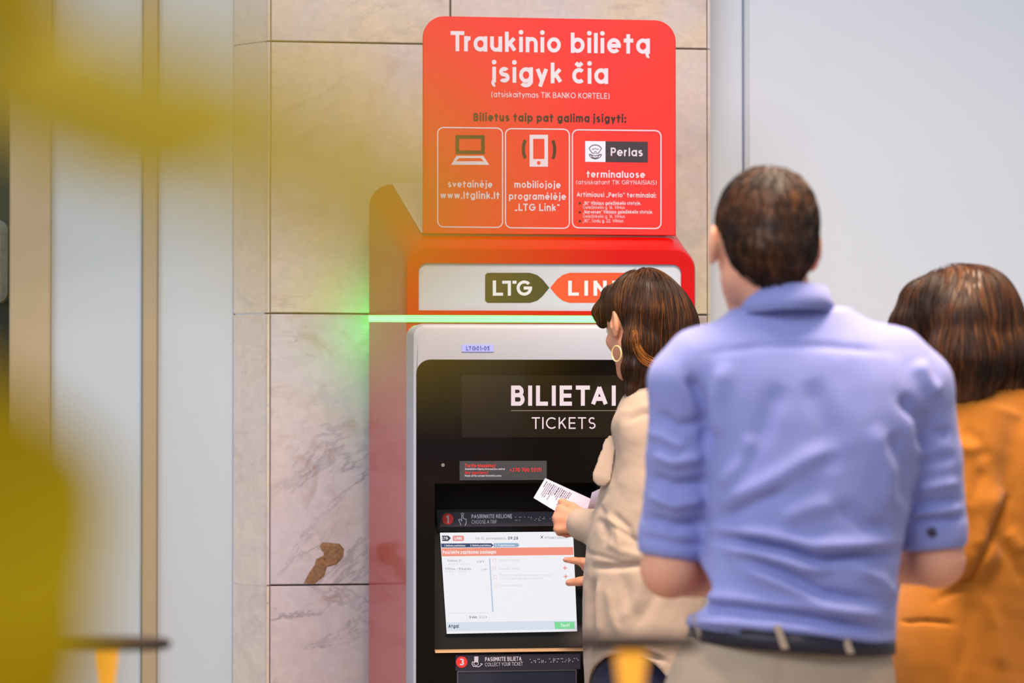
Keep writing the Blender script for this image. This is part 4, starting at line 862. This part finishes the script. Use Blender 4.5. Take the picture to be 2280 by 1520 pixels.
# ================================================================ the woman at the machine, beige overshirt
D2 = 6.15; q2 = lambda x, y, dy=0.: PT(x, y, D2 + dy)
b2 = q2(1430, 760); w1_ = empty('person', (b2[0], b2[1], 0)); tag(w1_, 'woman with long brown hair and beige overshirt, touching the ticket machine screen, holding a ticket', 'person')
bd = Field(); R2 = rotm(.56, -.32, .05); hc2 = q2(1426, 721, .02)
T2 = head(bd, hc2, R2, .97, neck_to=q2(1470, 860, .0))
bd.loft(rows([(880, 1420, 1560, .06), (960, 1400, 1560, .08), (1200, 1350, 1530, .09), (1480, 1330, 1530, .09)], D2), .45)
sl, el, wl = q2(1425, 930, -.04), q2(1445, 1185, -.06), q2(1308, 1166, .06)
bd.chain([sl, el], [.036, .034], .02); bd.chain([el, wl], [.034, .024], .012)
hand(bd, wl, (-.93, .30, .16), (-.25, -.85, .30), 1, curl=(1.35, 1.35, 1.3, 1.3), spread=.0, k=.90, thumb=(.45, .35))
sr, er = q2(1500, 920, .20), q2(1440, 1190, .36); wr = PT(1362, 1280, 6.80)
bd.chain([sr, er], [.036, .034], .02); bd.chain([er, wr], [.034, .025], .012)
H = lambda x, y, d: PT(x, y, d)
bd.cone(wr, H(1326, 1266, 6.84), .026, .026, .012); bd.cone(wr, H(1322, 1282, 6.82), .024, .020, .012)
DS = 6.865
bd.chain([H(1322, 1256, 6.84), H(1298, 1250, 6.85), H(1276, 1247, DS), H(1259, 1246, DS + .01)], [.0125, .0105, .009, .0072], .004)
bd.chain([H(1322, 1268, 6.85), H(1302, 1258, 6.87), H(1290, 1252, 6.885)], [.012, .010, .008], .004)
bd.chain([H(1324, 1276, 6.86), H(1308, 1268, 6.88), H(1300, 1264, 6.885)], [.011, .009, .0075], .004)
bd.chain([H(1320, 1288, 6.83), H(1290, 1294, 6.84), H(1266, 1297, DS - .01)], [.013, .0115, .009], .004)
solid('body', bd, .0038, M_skin2, w1_, it=1)
eyes(T2, R2, w1_, .97)
# thumb nail and index nail
for a_, b_, r_ in ((H(1266, 1295, DS - .021), None, (.0062, .002, .005)), (H(1260, 1245, DS), None, (.005, .002, .004))):
    F_ = Field(); F_.ell(a_, r_); V, Q = F_.surface(.0014); mesh('fingernail', V, Q.astype(np.int64), mat('nail', (226, 150, 136), .25), w1_, smooth=True)
# overshirt
ov = Field()
ov.loft(rows([(868, 1440, 1560, .055), (890, 1410, 1590, .080), (930, 1385, 1600, .095), (1000, 1362, 1600, .105), (1080, 1338, 1592, .112), (1180, 1312, 1585, .120), (1300, 1297, 1575, .125), (1400, 1298, 1565, .128), (1460, 1302, 1560, .128), (1560, 1308, 1556, .130)], D2), .35, k=.02)
ov.chain([q2(1475, 885, -.01), q2(1435, 920, -.035), q2(1422, 960, -.05)], [.045, .055, .058], .03); ov.chain([q2(1530, 890, .08), q2(1560, 930, .15)], [.045, .055], .03)
ov.chain([q2(1422, 960, -.05), q2(1432, 1080, -.06), q2(1446, 1185, -.065)], [.056, .057, .057], .012)
ov.chain([q2(1446, 1187, -.065), q2(1375, 1190, -.0), q2(1318, 1172, .045)], [.058, .050, .040], .012); ov.cone(q2(1318, 1172, .045), q2(1297, 1167, .062), .041, .0385, .003)
ov.chain([q2(1545, 915, .13), sr, er, PT(1372, 1278, 6.76)], [.055, .055, .052, .040], .012)
# arched hem: openings below the side seams
ov.ell(q2(1393, 1552, -.12), (.100, .16, .096), rotm(0, 0, -.10), .006, sub=True)
ov.ell(q2(1500, 1600, -.12), (.10, .16, .086), rotm(0, 0, .6), .006, sub=True)
Y2 = [([(1330, 1000), (1372, 930), (1400, 905)], 8, .003), ([(1375, 930), (1366, 1010), (1360, 1100)], 9, -.004), ([(1385, 925), (1430, 905), (1478, 905)], 8, .003), ([(1390, 940), (1435, 922), (1480, 928)], 6, -.003),
      ([(1330, 1150), (1350, 1180), (1350, 1220)], 9, -.006), ([(1345, 1145), (1375, 1175), (1380, 1225)], 8, .005), ([(1360, 1140), (1400, 1175), (1420, 1235)], 8, -.005), ([(1335, 1195), (1380, 1225), (1440, 1240)], 9, .004), ([(1350, 1155), (1330, 1120), (1360, 1080)], 8, -.004),
      ([(1310, 1262), (1380, 1262), (1450, 1256)], 8, -.009), ([(1350, 1160), (1400, 1195), (1445, 1215)], 6, -.004), ([(1290, 1200), (1310, 1230), (1400, 1256)], 5, -.003),
      ([(1322, 1280), (1315, 1340), (1318, 1400), (1306, 1460)], 7, -.014), ([(1335, 1290), (1330, 1360), (1334, 1420)], 8, .006), ([(1306, 1290), (1303, 1350), (1303, 1420)], 6, .004),
      ([(1300, 1443), (1360, 1440), (1420, 1450), (1490, 1475)], 5, -.008), ([(1300, 1432), (1360, 1430), (1420, 1438), (1490, 1462)], 8, .005), ([(1380, 1270), (1400, 1330), (1420, 1400)], 14, -.004), ([(1440, 1270), (1420, 1330), (1380, 1390)], 14, .004), ([(1480, 1290), (1440, 1360), (1400, 1420)], 12, -.004), ([(1350, 1300), (1360, 1360), (1380, 1420)], 10, .004)]
M_ov = fabric('beige_linen', (178, 157, 141), weave=650, noise=.06, nscale=9, bump=.35)
solid('overshirt', ov, .0045, M_ov, w1_, Y2, [(.022, .0011, 13, (1, 1, .5)), (.009, .0004, 14, (1, 1, 1))])
# raised pocket flap hanging at the front edge
def sheet(name, front, th, m, par, away=np.array([0, 1., 0])):
    n = len(front); V = list(front) + [v + away * th for v in front]
    return mesh(name, V, [tuple(range(n)), tuple(range(n, 2 * n))[::-1]] + [(i, n + i, n + (i + 1) % n, (i + 1) % n) for i in range(n)], m, par)
F_ = Field(); fa = [q2(1346, 1010, -.045), q2(1335, 1045, -.05), q2(1330, 1066, -.052)]
F_.chain([q2(1362, 980, -.05), q2(1340, 1062, -.058)], [.012, .0215], .006, flat=(np.array([.2, .98, 0]), 5)); F_.chain([q2(1356, 985, -.045), q2(1331, 1058, -.052)], [.012, .013], .006, flat=(np.array([.2, .98, 0]), 5))
V, Q = F_.surface(.0028); V = relax(V, Q, 1); lim = q2(0, 1079)[2]; V[:, 2] = np.maximum(V[:, 2], lim + (V[:, 0] - q2(1325, 0)[0]) * -.25); mesh('pocket_flap', V, Q.astype(np.int64), M_ov, w1_, smooth=True)
# jeans
jn = Field(); jn.loft(rows([(1420, 1325, 1545, .10), (1500, 1316, 1550, .112), (1600, 1305, 1550, .12), (1700, 1310, 1545, .12)], D2), .35, k=.02)
fy = D2 + .02; fL, fR = np.array([q2(1350, 0)[0], fy - .05, .09]), np.array([q2(1490, 0)[0], fy + .08, .09])
legs(jn, q2(1365, 1640, -.02), q2(1490, 1640, .04), fL, fR, (.088, .06, .05)); M_jean = fabric('navy_denim', (26, 28, 56), weave=800, noise=.15, nscale=30)
solid('jeans', jn, .008, M_jean, w1_, [([(1370, 1460), (1372, 1540)], 3, .002)], [(.03, .0015, 21, (1, 1, .4))])
shoes('shoe', [((fL[0], fL[1]), (-.5, 1)), ((fR[0], fR[1]), (-.3, 1))], mat('white_leather', (214, 210, 204), .5), w1_)
# hair
h2 = Field(); S_ = lambda x, y, z: T2(x, y, z)
h2.ell(S_(0, -.020, .042), np.array([.081, .096, .082]) * .97, R2, .02)
h2.ell(S_(.03, -.055, -.01), np.array([.070, .062, .08]), R2, .03)
h2.ell(S_(-.098, .040, -.052), np.array([.050, .058, .062]), R2, .008, sub=True)
h2.chain([q2(1468, 720, .02), q2(1478, 790, .0), q2(1476, 835, -.005)], [.074, .066, .044], .03)
h2.chain([q2(1500, 740, .02), q2(1522, 800, .01), q2(1520, 840, .0)], [.05, .045, .03], .03)
h2.chain([q2(1440, 700, -.04), q2(1424, 760, -.052), q2(1414, 820, -.058), q2(1404, 868, -.06), q2(1399, 888, -.06)], [.044, .032, .024, .011, .003], .02)
h2.chain([q2(1440, 770, -.04), q2(1446, 830, -.04), q2(1440, 862, -.04)], [.04, .034, .018], .02)
h2.chain([S_(-.03, .05, .085), S_(-.045, .080, .055), S_(-.050, .082, .032)], [.026, .018, .009], .02)     # fringe swept to the side
h2.chain([S_(.03, .05, .08), S_(.03, .084, .055), S_(.03, .090, .035)], [.028, .018, .010], .02)
M_h2 = hair_mat('long_brown_hair', (22, 11, 5), (54, 29, 9), (128, 76, 26), .38)
_, V, Q = solid('hair', h2, .0045, M_h2, w1_, (), [(.008, .0016, 31, (1, 1, .15))], 2)
part = S_(.005, .02, .125)
def fl2(P):
    d = P - part; r = np.linalg.norm(d, axis=-1, keepdims=True); d = d / (r + 1e-6); w = np.clip(1 - r / .10, 0, 1); out = d * w; out[..., 2] -= 1 - .75 * w[..., 0]; out[..., 0] += .0; return out
st = (V[:, 2] > S_(0, 0, -.02)[2])
strands('hair_strand', h2, V, None, st, fl2, M_h2, w1_, 2600, (.10, .26), .0010, .009, .0035, 6, jitter=.05, keep=lambda p_: p_[:, 2].min() > q2(0, 893)[2])['kind'] = 'stuff'
# swept lock crossing towards the back, lighter
lk = []
for i in range(46):
    r_ = np.random.default_rng(50 + i); o_ = r_.normal(size=3) * np.array([.004, .003, .006])
    c_ = [q2(1412, 742, -.075), q2(1422, 780, -.082), q2(1440, 802, -.084), q2(1468, 812, -.07), q2(1500, 812, -.06)]
    ps = [c + o_ * (1 - .12 * j) + [0, .06, 0] for j, c in enumerate(c_)]
    for _k in range(70): ps = [p_ + ([0, -.003, 0] if h2.at(p_[None])[0] < .002 else [0, 0, 0]) for p_ in ps]
    lk.append(ps)
def spline(P, n=14):
    P = np.array(P); t = np.linspace(0, len(P) - 1, n); out = []
    for u in t:
        i = min(int(u), len(P) - 2); f = u - i; p0, p1, p2, p3 = P[max(i - 1, 0)], P[i], P[i + 1], P[min(i + 2, len(P) - 1)]
        out.append(.5 * ((2 * p1) + (-p0 + p2) * f + (2 * p0 - 5 * p1 + 4 * p2 - p3) * f * f + (-p0 + 3 * p1 - 3 * p2 + p3) * f ** 3))
    return np.array(out)
def tubes(name, paths, rad, m, par, sides=3, taper=True):
    Vv, Fq, b = [], [], 0
    for pts in paths:
        t = np.gradient(pts, axis=0); t /= np.linalg.norm(t, axis=1, keepdims=True) + 1e-9; u = np.cross(t, [.31, .9, .12]); u /= np.linalg.norm(u, axis=1, keepdims=True); w = np.cross(t, u); k = len(pts)
        rr = rad * (np.sin(np.linspace(.35, 3.0, k))[:, None] if taper else 1)
        for s_ in range(sides): a = 2 * math.pi * s_ / sides; Vv.append(pts + rr * (u * math.cos(a) + w * math.sin(a)))
        ar = np.arange(k - 1)
        for s_ in range(sides): A = b + s_ * k; B = b + (s_ + 1) % sides * k; Fq.append(np.stack([A + ar, A + ar + 1, B + ar + 1, B + ar], 1))
        b += sides * k
    return mesh(name, np.concatenate(Vv), np.concatenate(Fq), m, par, smooth=True)
tubes('loose_lock', [spline(p_) for p_ in lk], .0010, hair_mat('light_lock', (96, 54, 20), (150, 92, 38), (196, 128, 62), .35), w1_)['kind'] = 'stuff'
# gold hoop earring
ec = q2(1373, 787, -.075); hp_ = np.array([ec + np.array([math.cos(a) * .010 , math.cos(a) * -.010, math.sin(a) * .0175]) for a in np.linspace(0, 2 * math.pi, 40)])
tubes('hoop_earring', [hp_], .0016, mat('gold', (250, 216, 150), .3, metal=.2), w1_, 6, False)
# thin chain at the nape
tubes('neck_chain', [spline([q2(1440, 868, -.075), q2(1458, 850, -.078), q2(1474, 838, -.07), q2(1500, 832, -.05)])], .0010, mat('silver_chain', (210, 200, 190), .25, metal=1), w1_, 5, False)
# tickets held in her left hand
M_pap = mat('ticket_paper', (226, 214, 232), .7); M_ink = mat('ticket_ink', (84, 78, 108), .8)
def curved_sheet(name, A, B, C, D, bow, m, n=10, th=.0004, par=None):
    """A-B short edge, D-C the opposite one; bows towards the camera"""
    V = []
    for off in (0, th):
        for i in range(n + 1):
            t = i / n; e = np.array([0, -bow * math.sin(math.pi * t) + off, 0]); V += [A * (1 - t) + D * t + e, B * (1 - t) + C * t + e]
    m2 = 2 * (n + 1); Fc = [(2 * i, 2 * i + 1, 2 * i + 3, 2 * i + 2) for i in range(n)] + [(m2 + 2 * i, m2 + 2 * i + 2, m2 + 2 * i + 3, m2 + 2 * i + 1) for i in range(n)]
    Fc += [(2 * i, 2 * i + 2, m2 + 2 * i + 2, m2 + 2 * i) for i in range(n)] + [(2 * i + 1, m2 + 2 * i + 1, m2 + 2 * i + 3, 2 * i + 3) for i in range(n)] + [(0, m2, m2 + 1, 1), (m2 - 2, m2 - 1, 2 * m2 - 1, 2 * m2 - 2)]
    return mesh(name, V, Fc, m, par, smooth=False)
dT = .10
A, B, C, D = q2(1214, 1064, dT + .03), q2(1188, 1108, dT + .03), q2(1284, 1166, dT + .01), q2(1324, 1114, dT + .01)
tk = empty('train_ticket', tuple(q2(1256, 1115, dT))); tag(tk, 'printed paper ticket held up in the left hand of the woman in beige', 'ticket')
curved_sheet('paper', A, B, C, D, .004, M_pap, par=tk)
V = []; Fc = []
rg = random.Random(4)
def onp(t, s_): return A * (1 - t) * (1 - s_) + B * (1 - t) * s_ + D * t * (1 - s_) + C * t * s_ + np.array([0, -.004 * math.sin(math.pi * t) - .0006, 0])
t = .05
for k_, w_ in enumerate((.018, .012, .012, .012, .020, .012, .010, .024, .012, .012, .020, .012, .010, .016, .012)):
    s0 = .08 + rg.random() * .06; s1 = rg.uniform(.35, .82)
    while s0 < s1:
        e_ = min(s0 + rg.uniform(.05, .16), s1); b = len(V); V += [onp(t, s0), onp(t, e_), onp(t + w_, e_), onp(t + w_, s0)]; Fc.append((b, b + 1, b + 2, b + 3)); s0 = e_ + .02
    t += w_ + .022
o = mesh('printed_lines', V, Fc, M_ink, tk); o['kind'] = 'stuff'
s2 = curved_sheet('receipt', q2(1352, 1080, .02), q2(1318, 1096, .05), q2(1306, 1140, .11), q2(1340, 1146, .09), .012, M_pap)
tag(s2, 'second curled paper slip behind the ticket, against the beige overshirt', 'paper slip')
# ================================================================ the woman in the ochre jacket, right edge
D3 = 5.1; q3 = lambda x, y, dy=0.: PT(x, y, D3 + dy)
b3 = q3(2200, 760); w3 = empty('person', (b3[0], b3[1] + .03, 0)); tag(w3, 'woman with a dark brown fringed bob and ochre yellow jacket at the right edge', 'person')
bd = Field(); R3 = rotm(.92, -.30, .0); hc3 = q3(2140, 746, .02)
T3 = head(bd, hc3, R3, .97, neck_to=q3(2190, 880, .02))
bd.loft(rows([(900, 2140, 2330, .06), (1000, 2110, 2380, .09), (1300, 2090, 2370, .09), (1500, 2080, 2380, .09)], D3), .5)
s3, e3, v3 = q3(2180, 985, -.05), q3(2165, 1225, -.07), q3(2010, 1262, .12)
bd.chain([s3, e3, v3], [.036, .034, .026], .015); hand(bd, v3, (-.8, .55, .1), (-.3, -.5, .8), 1, k=.92, curl=(.5, .5, .55, .6))
s4, e4, v4 = q3(2370, 985, .12), q3(2400, 1225, .16), q3(2250, 1275, .36)
bd.chain([s4, e4, v4], [.036, .034, .026], .015); hand(bd, v4, (-.8, .55, .1), (.2, -.5, .8), -1, k=.92, curl=(.5, .5, .55, .6))
solid('body', bd, .005, M_skin, w3); eyes(T3, R3, w3, .97)
jk = Field()
jk.loft(rows([(868, 2190, 2330, .060), (895, 2135, 2390, .085), (940, 2105, 2425, .105), (1050, 2085, 2440, .12), (1200, 2060, 2430, .13), (1320, 1985, 2430, .135), (1440, 1945, 2440, .14), (1560, 1965, 2450, .145), (1640, 1962, 2455, .145)], D3, .03), .45, k=.02)
jk.chain([q3(2230, 905, -.0), q3(2175, 940, -.04), q3(2158, 1000, -.06)], [.055, .060, .064], .03)
jk.chain([q3(2158, 1000, -.06), q3(2162, 1120, -.075), q3(2160, 1230, -.08)], [.064, .062, .060], .010)
jk.chain([q3(2160, 1232, -.08), q3(2085, 1272, -.0), q3(2022, 1270, .10)], [.061, .054, .045], .010)
jk.chain([q3(2370, 920, .1), q3(2410, 1000, .13), q3(2410, 1230, .15), q3(2270, 1280, .33)], [.06, .062, .058, .045], .015)
J3 = [([(2250, 1090), (2215, 1190), (2165, 1290), (2080, 1340)], 9, -.012), ([(2230, 1080), (2195, 1170), (2180, 1230)], 20, .007), ([(2140, 950), (2180, 980), (2200, 1030)], 16, -.006), ([(2125, 990), (2160, 1000), (2190, 990)], 12, .004),
      ([(2000, 1384), (2060, 1382), (2130, 1388)], 4, -.007), ([(2190, 1320), (2220, 1400), (2230, 1500)], 16, .005), ([(2160, 1330), (2150, 1420), (2130, 1520)], 16, -.004), ([(2240, 1180), (2280, 1230)], 16, .005), ([(2190, 1150), (2250, 1240), (2280, 1300)], 12, -.004), ([(2200, 900), (2280, 930)], 10, .003), ([(2190, 1040), (2160, 1130)], 14, -.004)]
M_jk = fabric('ochre_cotton', (172, 104, 24), weave=600, noise=.10, nscale=7, bump=.3)
solid('jacket', jk, .0055, M_jk, w3, J3, [(.035, .0014, 41, (1, 1, .6)), (.012, .0005, 42, (1, 1, 1))])
cc = q3(2248, 882, .03)
tube_band('collar', oval(cc[0], cc[1], cc[2] + .012, .072, .062, tx=.010, ty=-.01), oval(cc[0], cc[1], cc[2] - .03, .088, .078, tx=.006, ty=-.01), .004, M_jk, w3)
t3 = Field(); t3.loft(rows([(1600, 1985, 2430, .12), (1700, 1985, 2430, .125), (1800, 2000, 2420, .12)], D3, .03), .45)
fL, fR = np.array([q3(2120, 0)[0], D3 + .0, .09]), np.array([q3(2300, 0)[0], D3 + .12, .09]); legs(t3, q3(2110, 1740, .0), q3(2310, 1740, .08), fL, fR, (.095, .066, .055)); solid('trousers', t3, .010, fabric('dark_trousers', (40, 38, 44)), w3)
shoes('shoe', [((fL[0], fL[1]), (-.5, 1)), ((fR[0], fR[1]), (-.4, 1))], mat('black_leather', (24, 22, 22), .35), w3)
h3 = Field(); S3 = T3
h3.ell(S3(0, -.018, .044), np.array([.088, .108, .086]) * .97, R3, .02)
h3.chain([S3(0, .0, .08), S3(0, .05, .075), S3(0, .085, .05)], [.05, .046, .036], .03); h3.chain([S3(-.03, .05, .085), S3(-.03, .094, .045), S3(-.03, .096, .008)], [.034, .028, .020], .02); h3.chain([S3(.03, .05, .085), S3(.03, .094, .045), S3(.03, .096, .008)], [.034, .028, .020], .02); h3.chain([S3(-.05, .075, .05), S3(-.062, .07, .01)], [.028, .018], .02)
h3.ell(S3(-.09, .060, -.075), np.array([.040, .052, .062]), R3, .008, sub=True)
h3.chain([q3(2150, 720, -.05), q3(2152, 800, -.055), q3(2158, 862, -.055)], [.055, .060, .046], .03)
h3.chain([q3(2205, 730, .0), q3(2225, 800, .0), q3(2232, 848, .0)], [.065, .068, .05], .03); h3.chain([q3(2136, 780, -.045), q3(2138, 850, -.05), q3(2142, 880, -.05)], [.036, .030, .016], .02)
h3.ell(q3(2062, 800, -.10), (.019, .12, .038), None, .006, sub=True)
M_h3 = hair_mat('dark_bob_hair', (20, 10, 6), (50, 27, 11), (112, 66, 24), .42)
_, V, Q = solid('hair', h3, .005, M_h3, w3, (), [(.009, .0022, 51, (1, 1, .15))], 2)
part3 = S3(.0, .0, .13)
def fl3(P):
    d = P - part3; r = np.linalg.norm(d, axis=-1, keepdims=True); d = d / (r + 1e-6); w = np.clip(1 - r / .10, 0, 1); out = d * w; out[..., 2] -= 1 - .8 * w[..., 0]; return out
strands('hair_strand', h3, V, None, V[:, 2] > S3(0, 0, .0)[2], fl3, M_h3, w3, 1700, (.10, .22), .0012, .010, .004, 7, jitter=.05, keep=lambda p_: p_[:, 2].min() > q3(0, 905)[2])['kind'] = 'stuff'
# ================================================================ café tables with glowing lamps (close to the camera, out of focus)
def lathe(name, c, prof, m, par, n=28, smooth=True, ys=1.0):
    V = []; Fc = []
    for r_, z in prof: V += [np.array([c[0] + r_ * math.cos(2 * math.pi * i / n), c[1] + ys * r_ * math.sin(2 * math.pi * i / n), z]) for i in range(n)]
    for k in range(len(prof) - 1):
        for i in range(n): j = (i + 1) % n; Fc.append((k * n + i, k * n + j, (k + 1) * n + j, (k + 1) * n + i))
    Fc += [tuple(range(n))[::-1], tuple((len(prof) - 1) * n + i for i in range(n))]
    o = mesh(name, V, Fc, m, par, smooth=smooth); es = o.modifiers.new('es', 'EDGE_SPLIT'); es.split_angle = math.radians(40); return o
M_lampd = mat('dark_bronze', (46, 32, 26), .6, spec=.2); M_glow = emat('amber_glow', (255, 172, 58), 1.3); M_wood = mat('dark_wood', (84, 58, 40), .45, noise=.2, nscale=12)
for px_, py_, d_, rad, rt, lab in ((242, 1428, 3.2, .074, .0125, 'small table lamp with flat dark disc shade and amber stem, lower left'), (1405, 1424, 2.35, .060, .0130, 'small table lamp with dark disc shade and amber stem, before the beige overshirt')):
    c = PT(px_, py_, d_); ztab = .82
    tb = empty('cafe_table', (c[0], c[1], 0)); tag(tb, 'round dark wooden café table under the ' + ('lower left lamp' if px_ < 900 else 'lamp in front of the beige overshirt'), 'table', 'round café tables')
    lathe('table_top', c, [(.30, ztab - .025), (.305, ztab - .015), (.305, ztab - .004), (.30, ztab)], M_wood, tb); lathe('pedestal', c, [(.03, .02), (.03, ztab - .025)], M_lampd, tb); lathe('foot', c, [(.22, .0), (.22, .012), (.03, .03)], M_lampd, tb)
    lp = empty('table_lamp', (c[0], c[1], ztab)); tag(lp, lab, 'lamp', 'small table lamps')
    lathe('lamp_base', c, [(.045, ztab + .0005), (.045, ztab + .012), (.01, ztab + .016)], M_lampd, lp)
    lathe('stem', c, [(.006, ztab + .014), (.006, c[2] - .10)], M_lampd, lp)
    lathe('glowing_cone', c, [(.004, c[2] - .10), (rt * .72, c[2] - .05), (rt, c[2] - .022), (rt * 1.05, c[2] - .008)], M_glow, lp)
    lathe('lamp_shade', c, [(rad * .96, c[2] - .008), (rad, c[2] - .004), (rad, c[2] + .001), (rad * .9, c[2] + .004)], M_lampd, lp, ys=.5)
# ================================================================ plant right in front of the camera: real leaves, far out of focus
m, nt, b = setup('leaf_yellow_green'); L = nt.links
b.inputs['Base Color'].default_value = lin((220, 186, 0)); b.inputs['Roughness'].default_value = .6; b.inputs['Specular IOR Level'].default_value = .2
ts = nt.nodes.new('ShaderNodeBsdfTranslucent'); ts.inputs[0].default_value = lin((222, 188, 0)); mx = nt.nodes.new('ShaderNodeMixShader'); mx.inputs[0].default_value = .4
L.new(b.outputs[0], mx.inputs[1]); L.new(ts.outputs[0], mx.inputs[2]); L.new(mx.outputs[0], nt.nodes['Material Output'].inputs[0]); M_leaf = m
M_stem = mat('green_stem', (104, 104, 30), .6)
pc = np.array([-.42, .80, 0]); pl = empty('potted_plant', tuple(pc)); tag(pl, 'yellow-green leafy plant close to the camera, blurred, filling the left edge', 'plant')
def leaf(pa, pb, wid, curl=.12, nrm=(0, -1, .15), n=12):
    """leaf from base pa to tip pb"""
    ax = pb - pa; Ln = np.linalg.norm(ax); t_ = ax / Ln; nn_ = np.array(nrm, float); nn_ -= t_ * (nn_ @ t_); nn_ /= np.linalg.norm(nn_); s_ = np.cross(t_, nn_); V = []; Fc = []
    for i in range(n + 1):
        t = i / n; w = wid / 2 * (math.sin(math.pi * t ** .85) ** .8 if 0 < t < 1 else .01); c = pa + ax * t - nn_ * (curl * Ln * (t * t - t * .6))
        for k, u in enumerate((-1, -.5, 0, .5, 1)): V.append(c + s_ * w * u + nn_ * (abs(u) * w * .22))
    for i in range(n):
        for k in range(4): a = i * 5 + k; Fc.append((a, a + 1, a + 6, a + 5))
    k = len(V); V += [v - nn_ * .0004 for v in V]; Fc += [tuple(k + i for i in f)[::-1] for f in Fc]
    return mesh('leaf', V, Fc, M_leaf, pl, smooth=True)
LV = [((-330, 1260, .60), (250, 1010, .64), 720), ((-260, 1640, .62), (190, 1180, .64), 600), ((-330, -40, .60), (470, 420, .68), 290), ((-300, -160, .60), (170, 60, .64), 380), ((-40, 60, .46), (680, 420, .42), 300),
      ((430, 60, .34), (640, 480, .32), 330), ((660, 260, .26), (1080, 680, .25), 500), ((-420, 640, .66), (-50, 980, .66), 300), ((740, 430, .30), (1040, 620, .30), 260)]
for (x0, y0, d0), (x1, y1, d1), w_ in LV: leaf(PT(x0, y0, d0), PT(x1, y1, d1), w_ / F * (d0 + d1) / 2)
stem_top = PT(-700, -100, .85)
tubes('stem', [spline([pc + [0, 0, .38], pc + [.02, 0, .8], pc + [.06, 0, 1.1], np.array([-.32, .84, 1.35]), stem_top + [0, 0, .05]], 30)], .006, M_stem, pl, 8, False)
for (x0, y0, d0), _, _ in LV:
    a = PT(x0, y0, d0); st0 = np.array([-.30, .84, min(1.5, a[2] - .03)])
    tubes('petiole', [spline([st0, (st0 + a) / 2 + [0, 0, .01], a], 10)], .0012, M_stem, pl, 6, False)
lathe('pot', pc, [(.13, 0), (.16, .32), (.165, .34), (.15, .34), (.14, .33)], mat('grey_planter', (120, 118, 112), .7), pl); lathe('soil', pc, [(.14, .30), (.145, .335)], mat('soil', (50, 36, 26), .95, bump=1, bscale=80), pl)
for i in range(10):
    r_ = random.Random(i); a = r_.uniform(1.8, 5.0); z = r_.uniform(.55, 1.05); s0 = pc + [.03, 0, z]; e = s0 + np.array([math.cos(a) * .14, math.sin(a) * .10, .05])
    leaf(s0, e, .06, nrm=(0, -.3, 1))
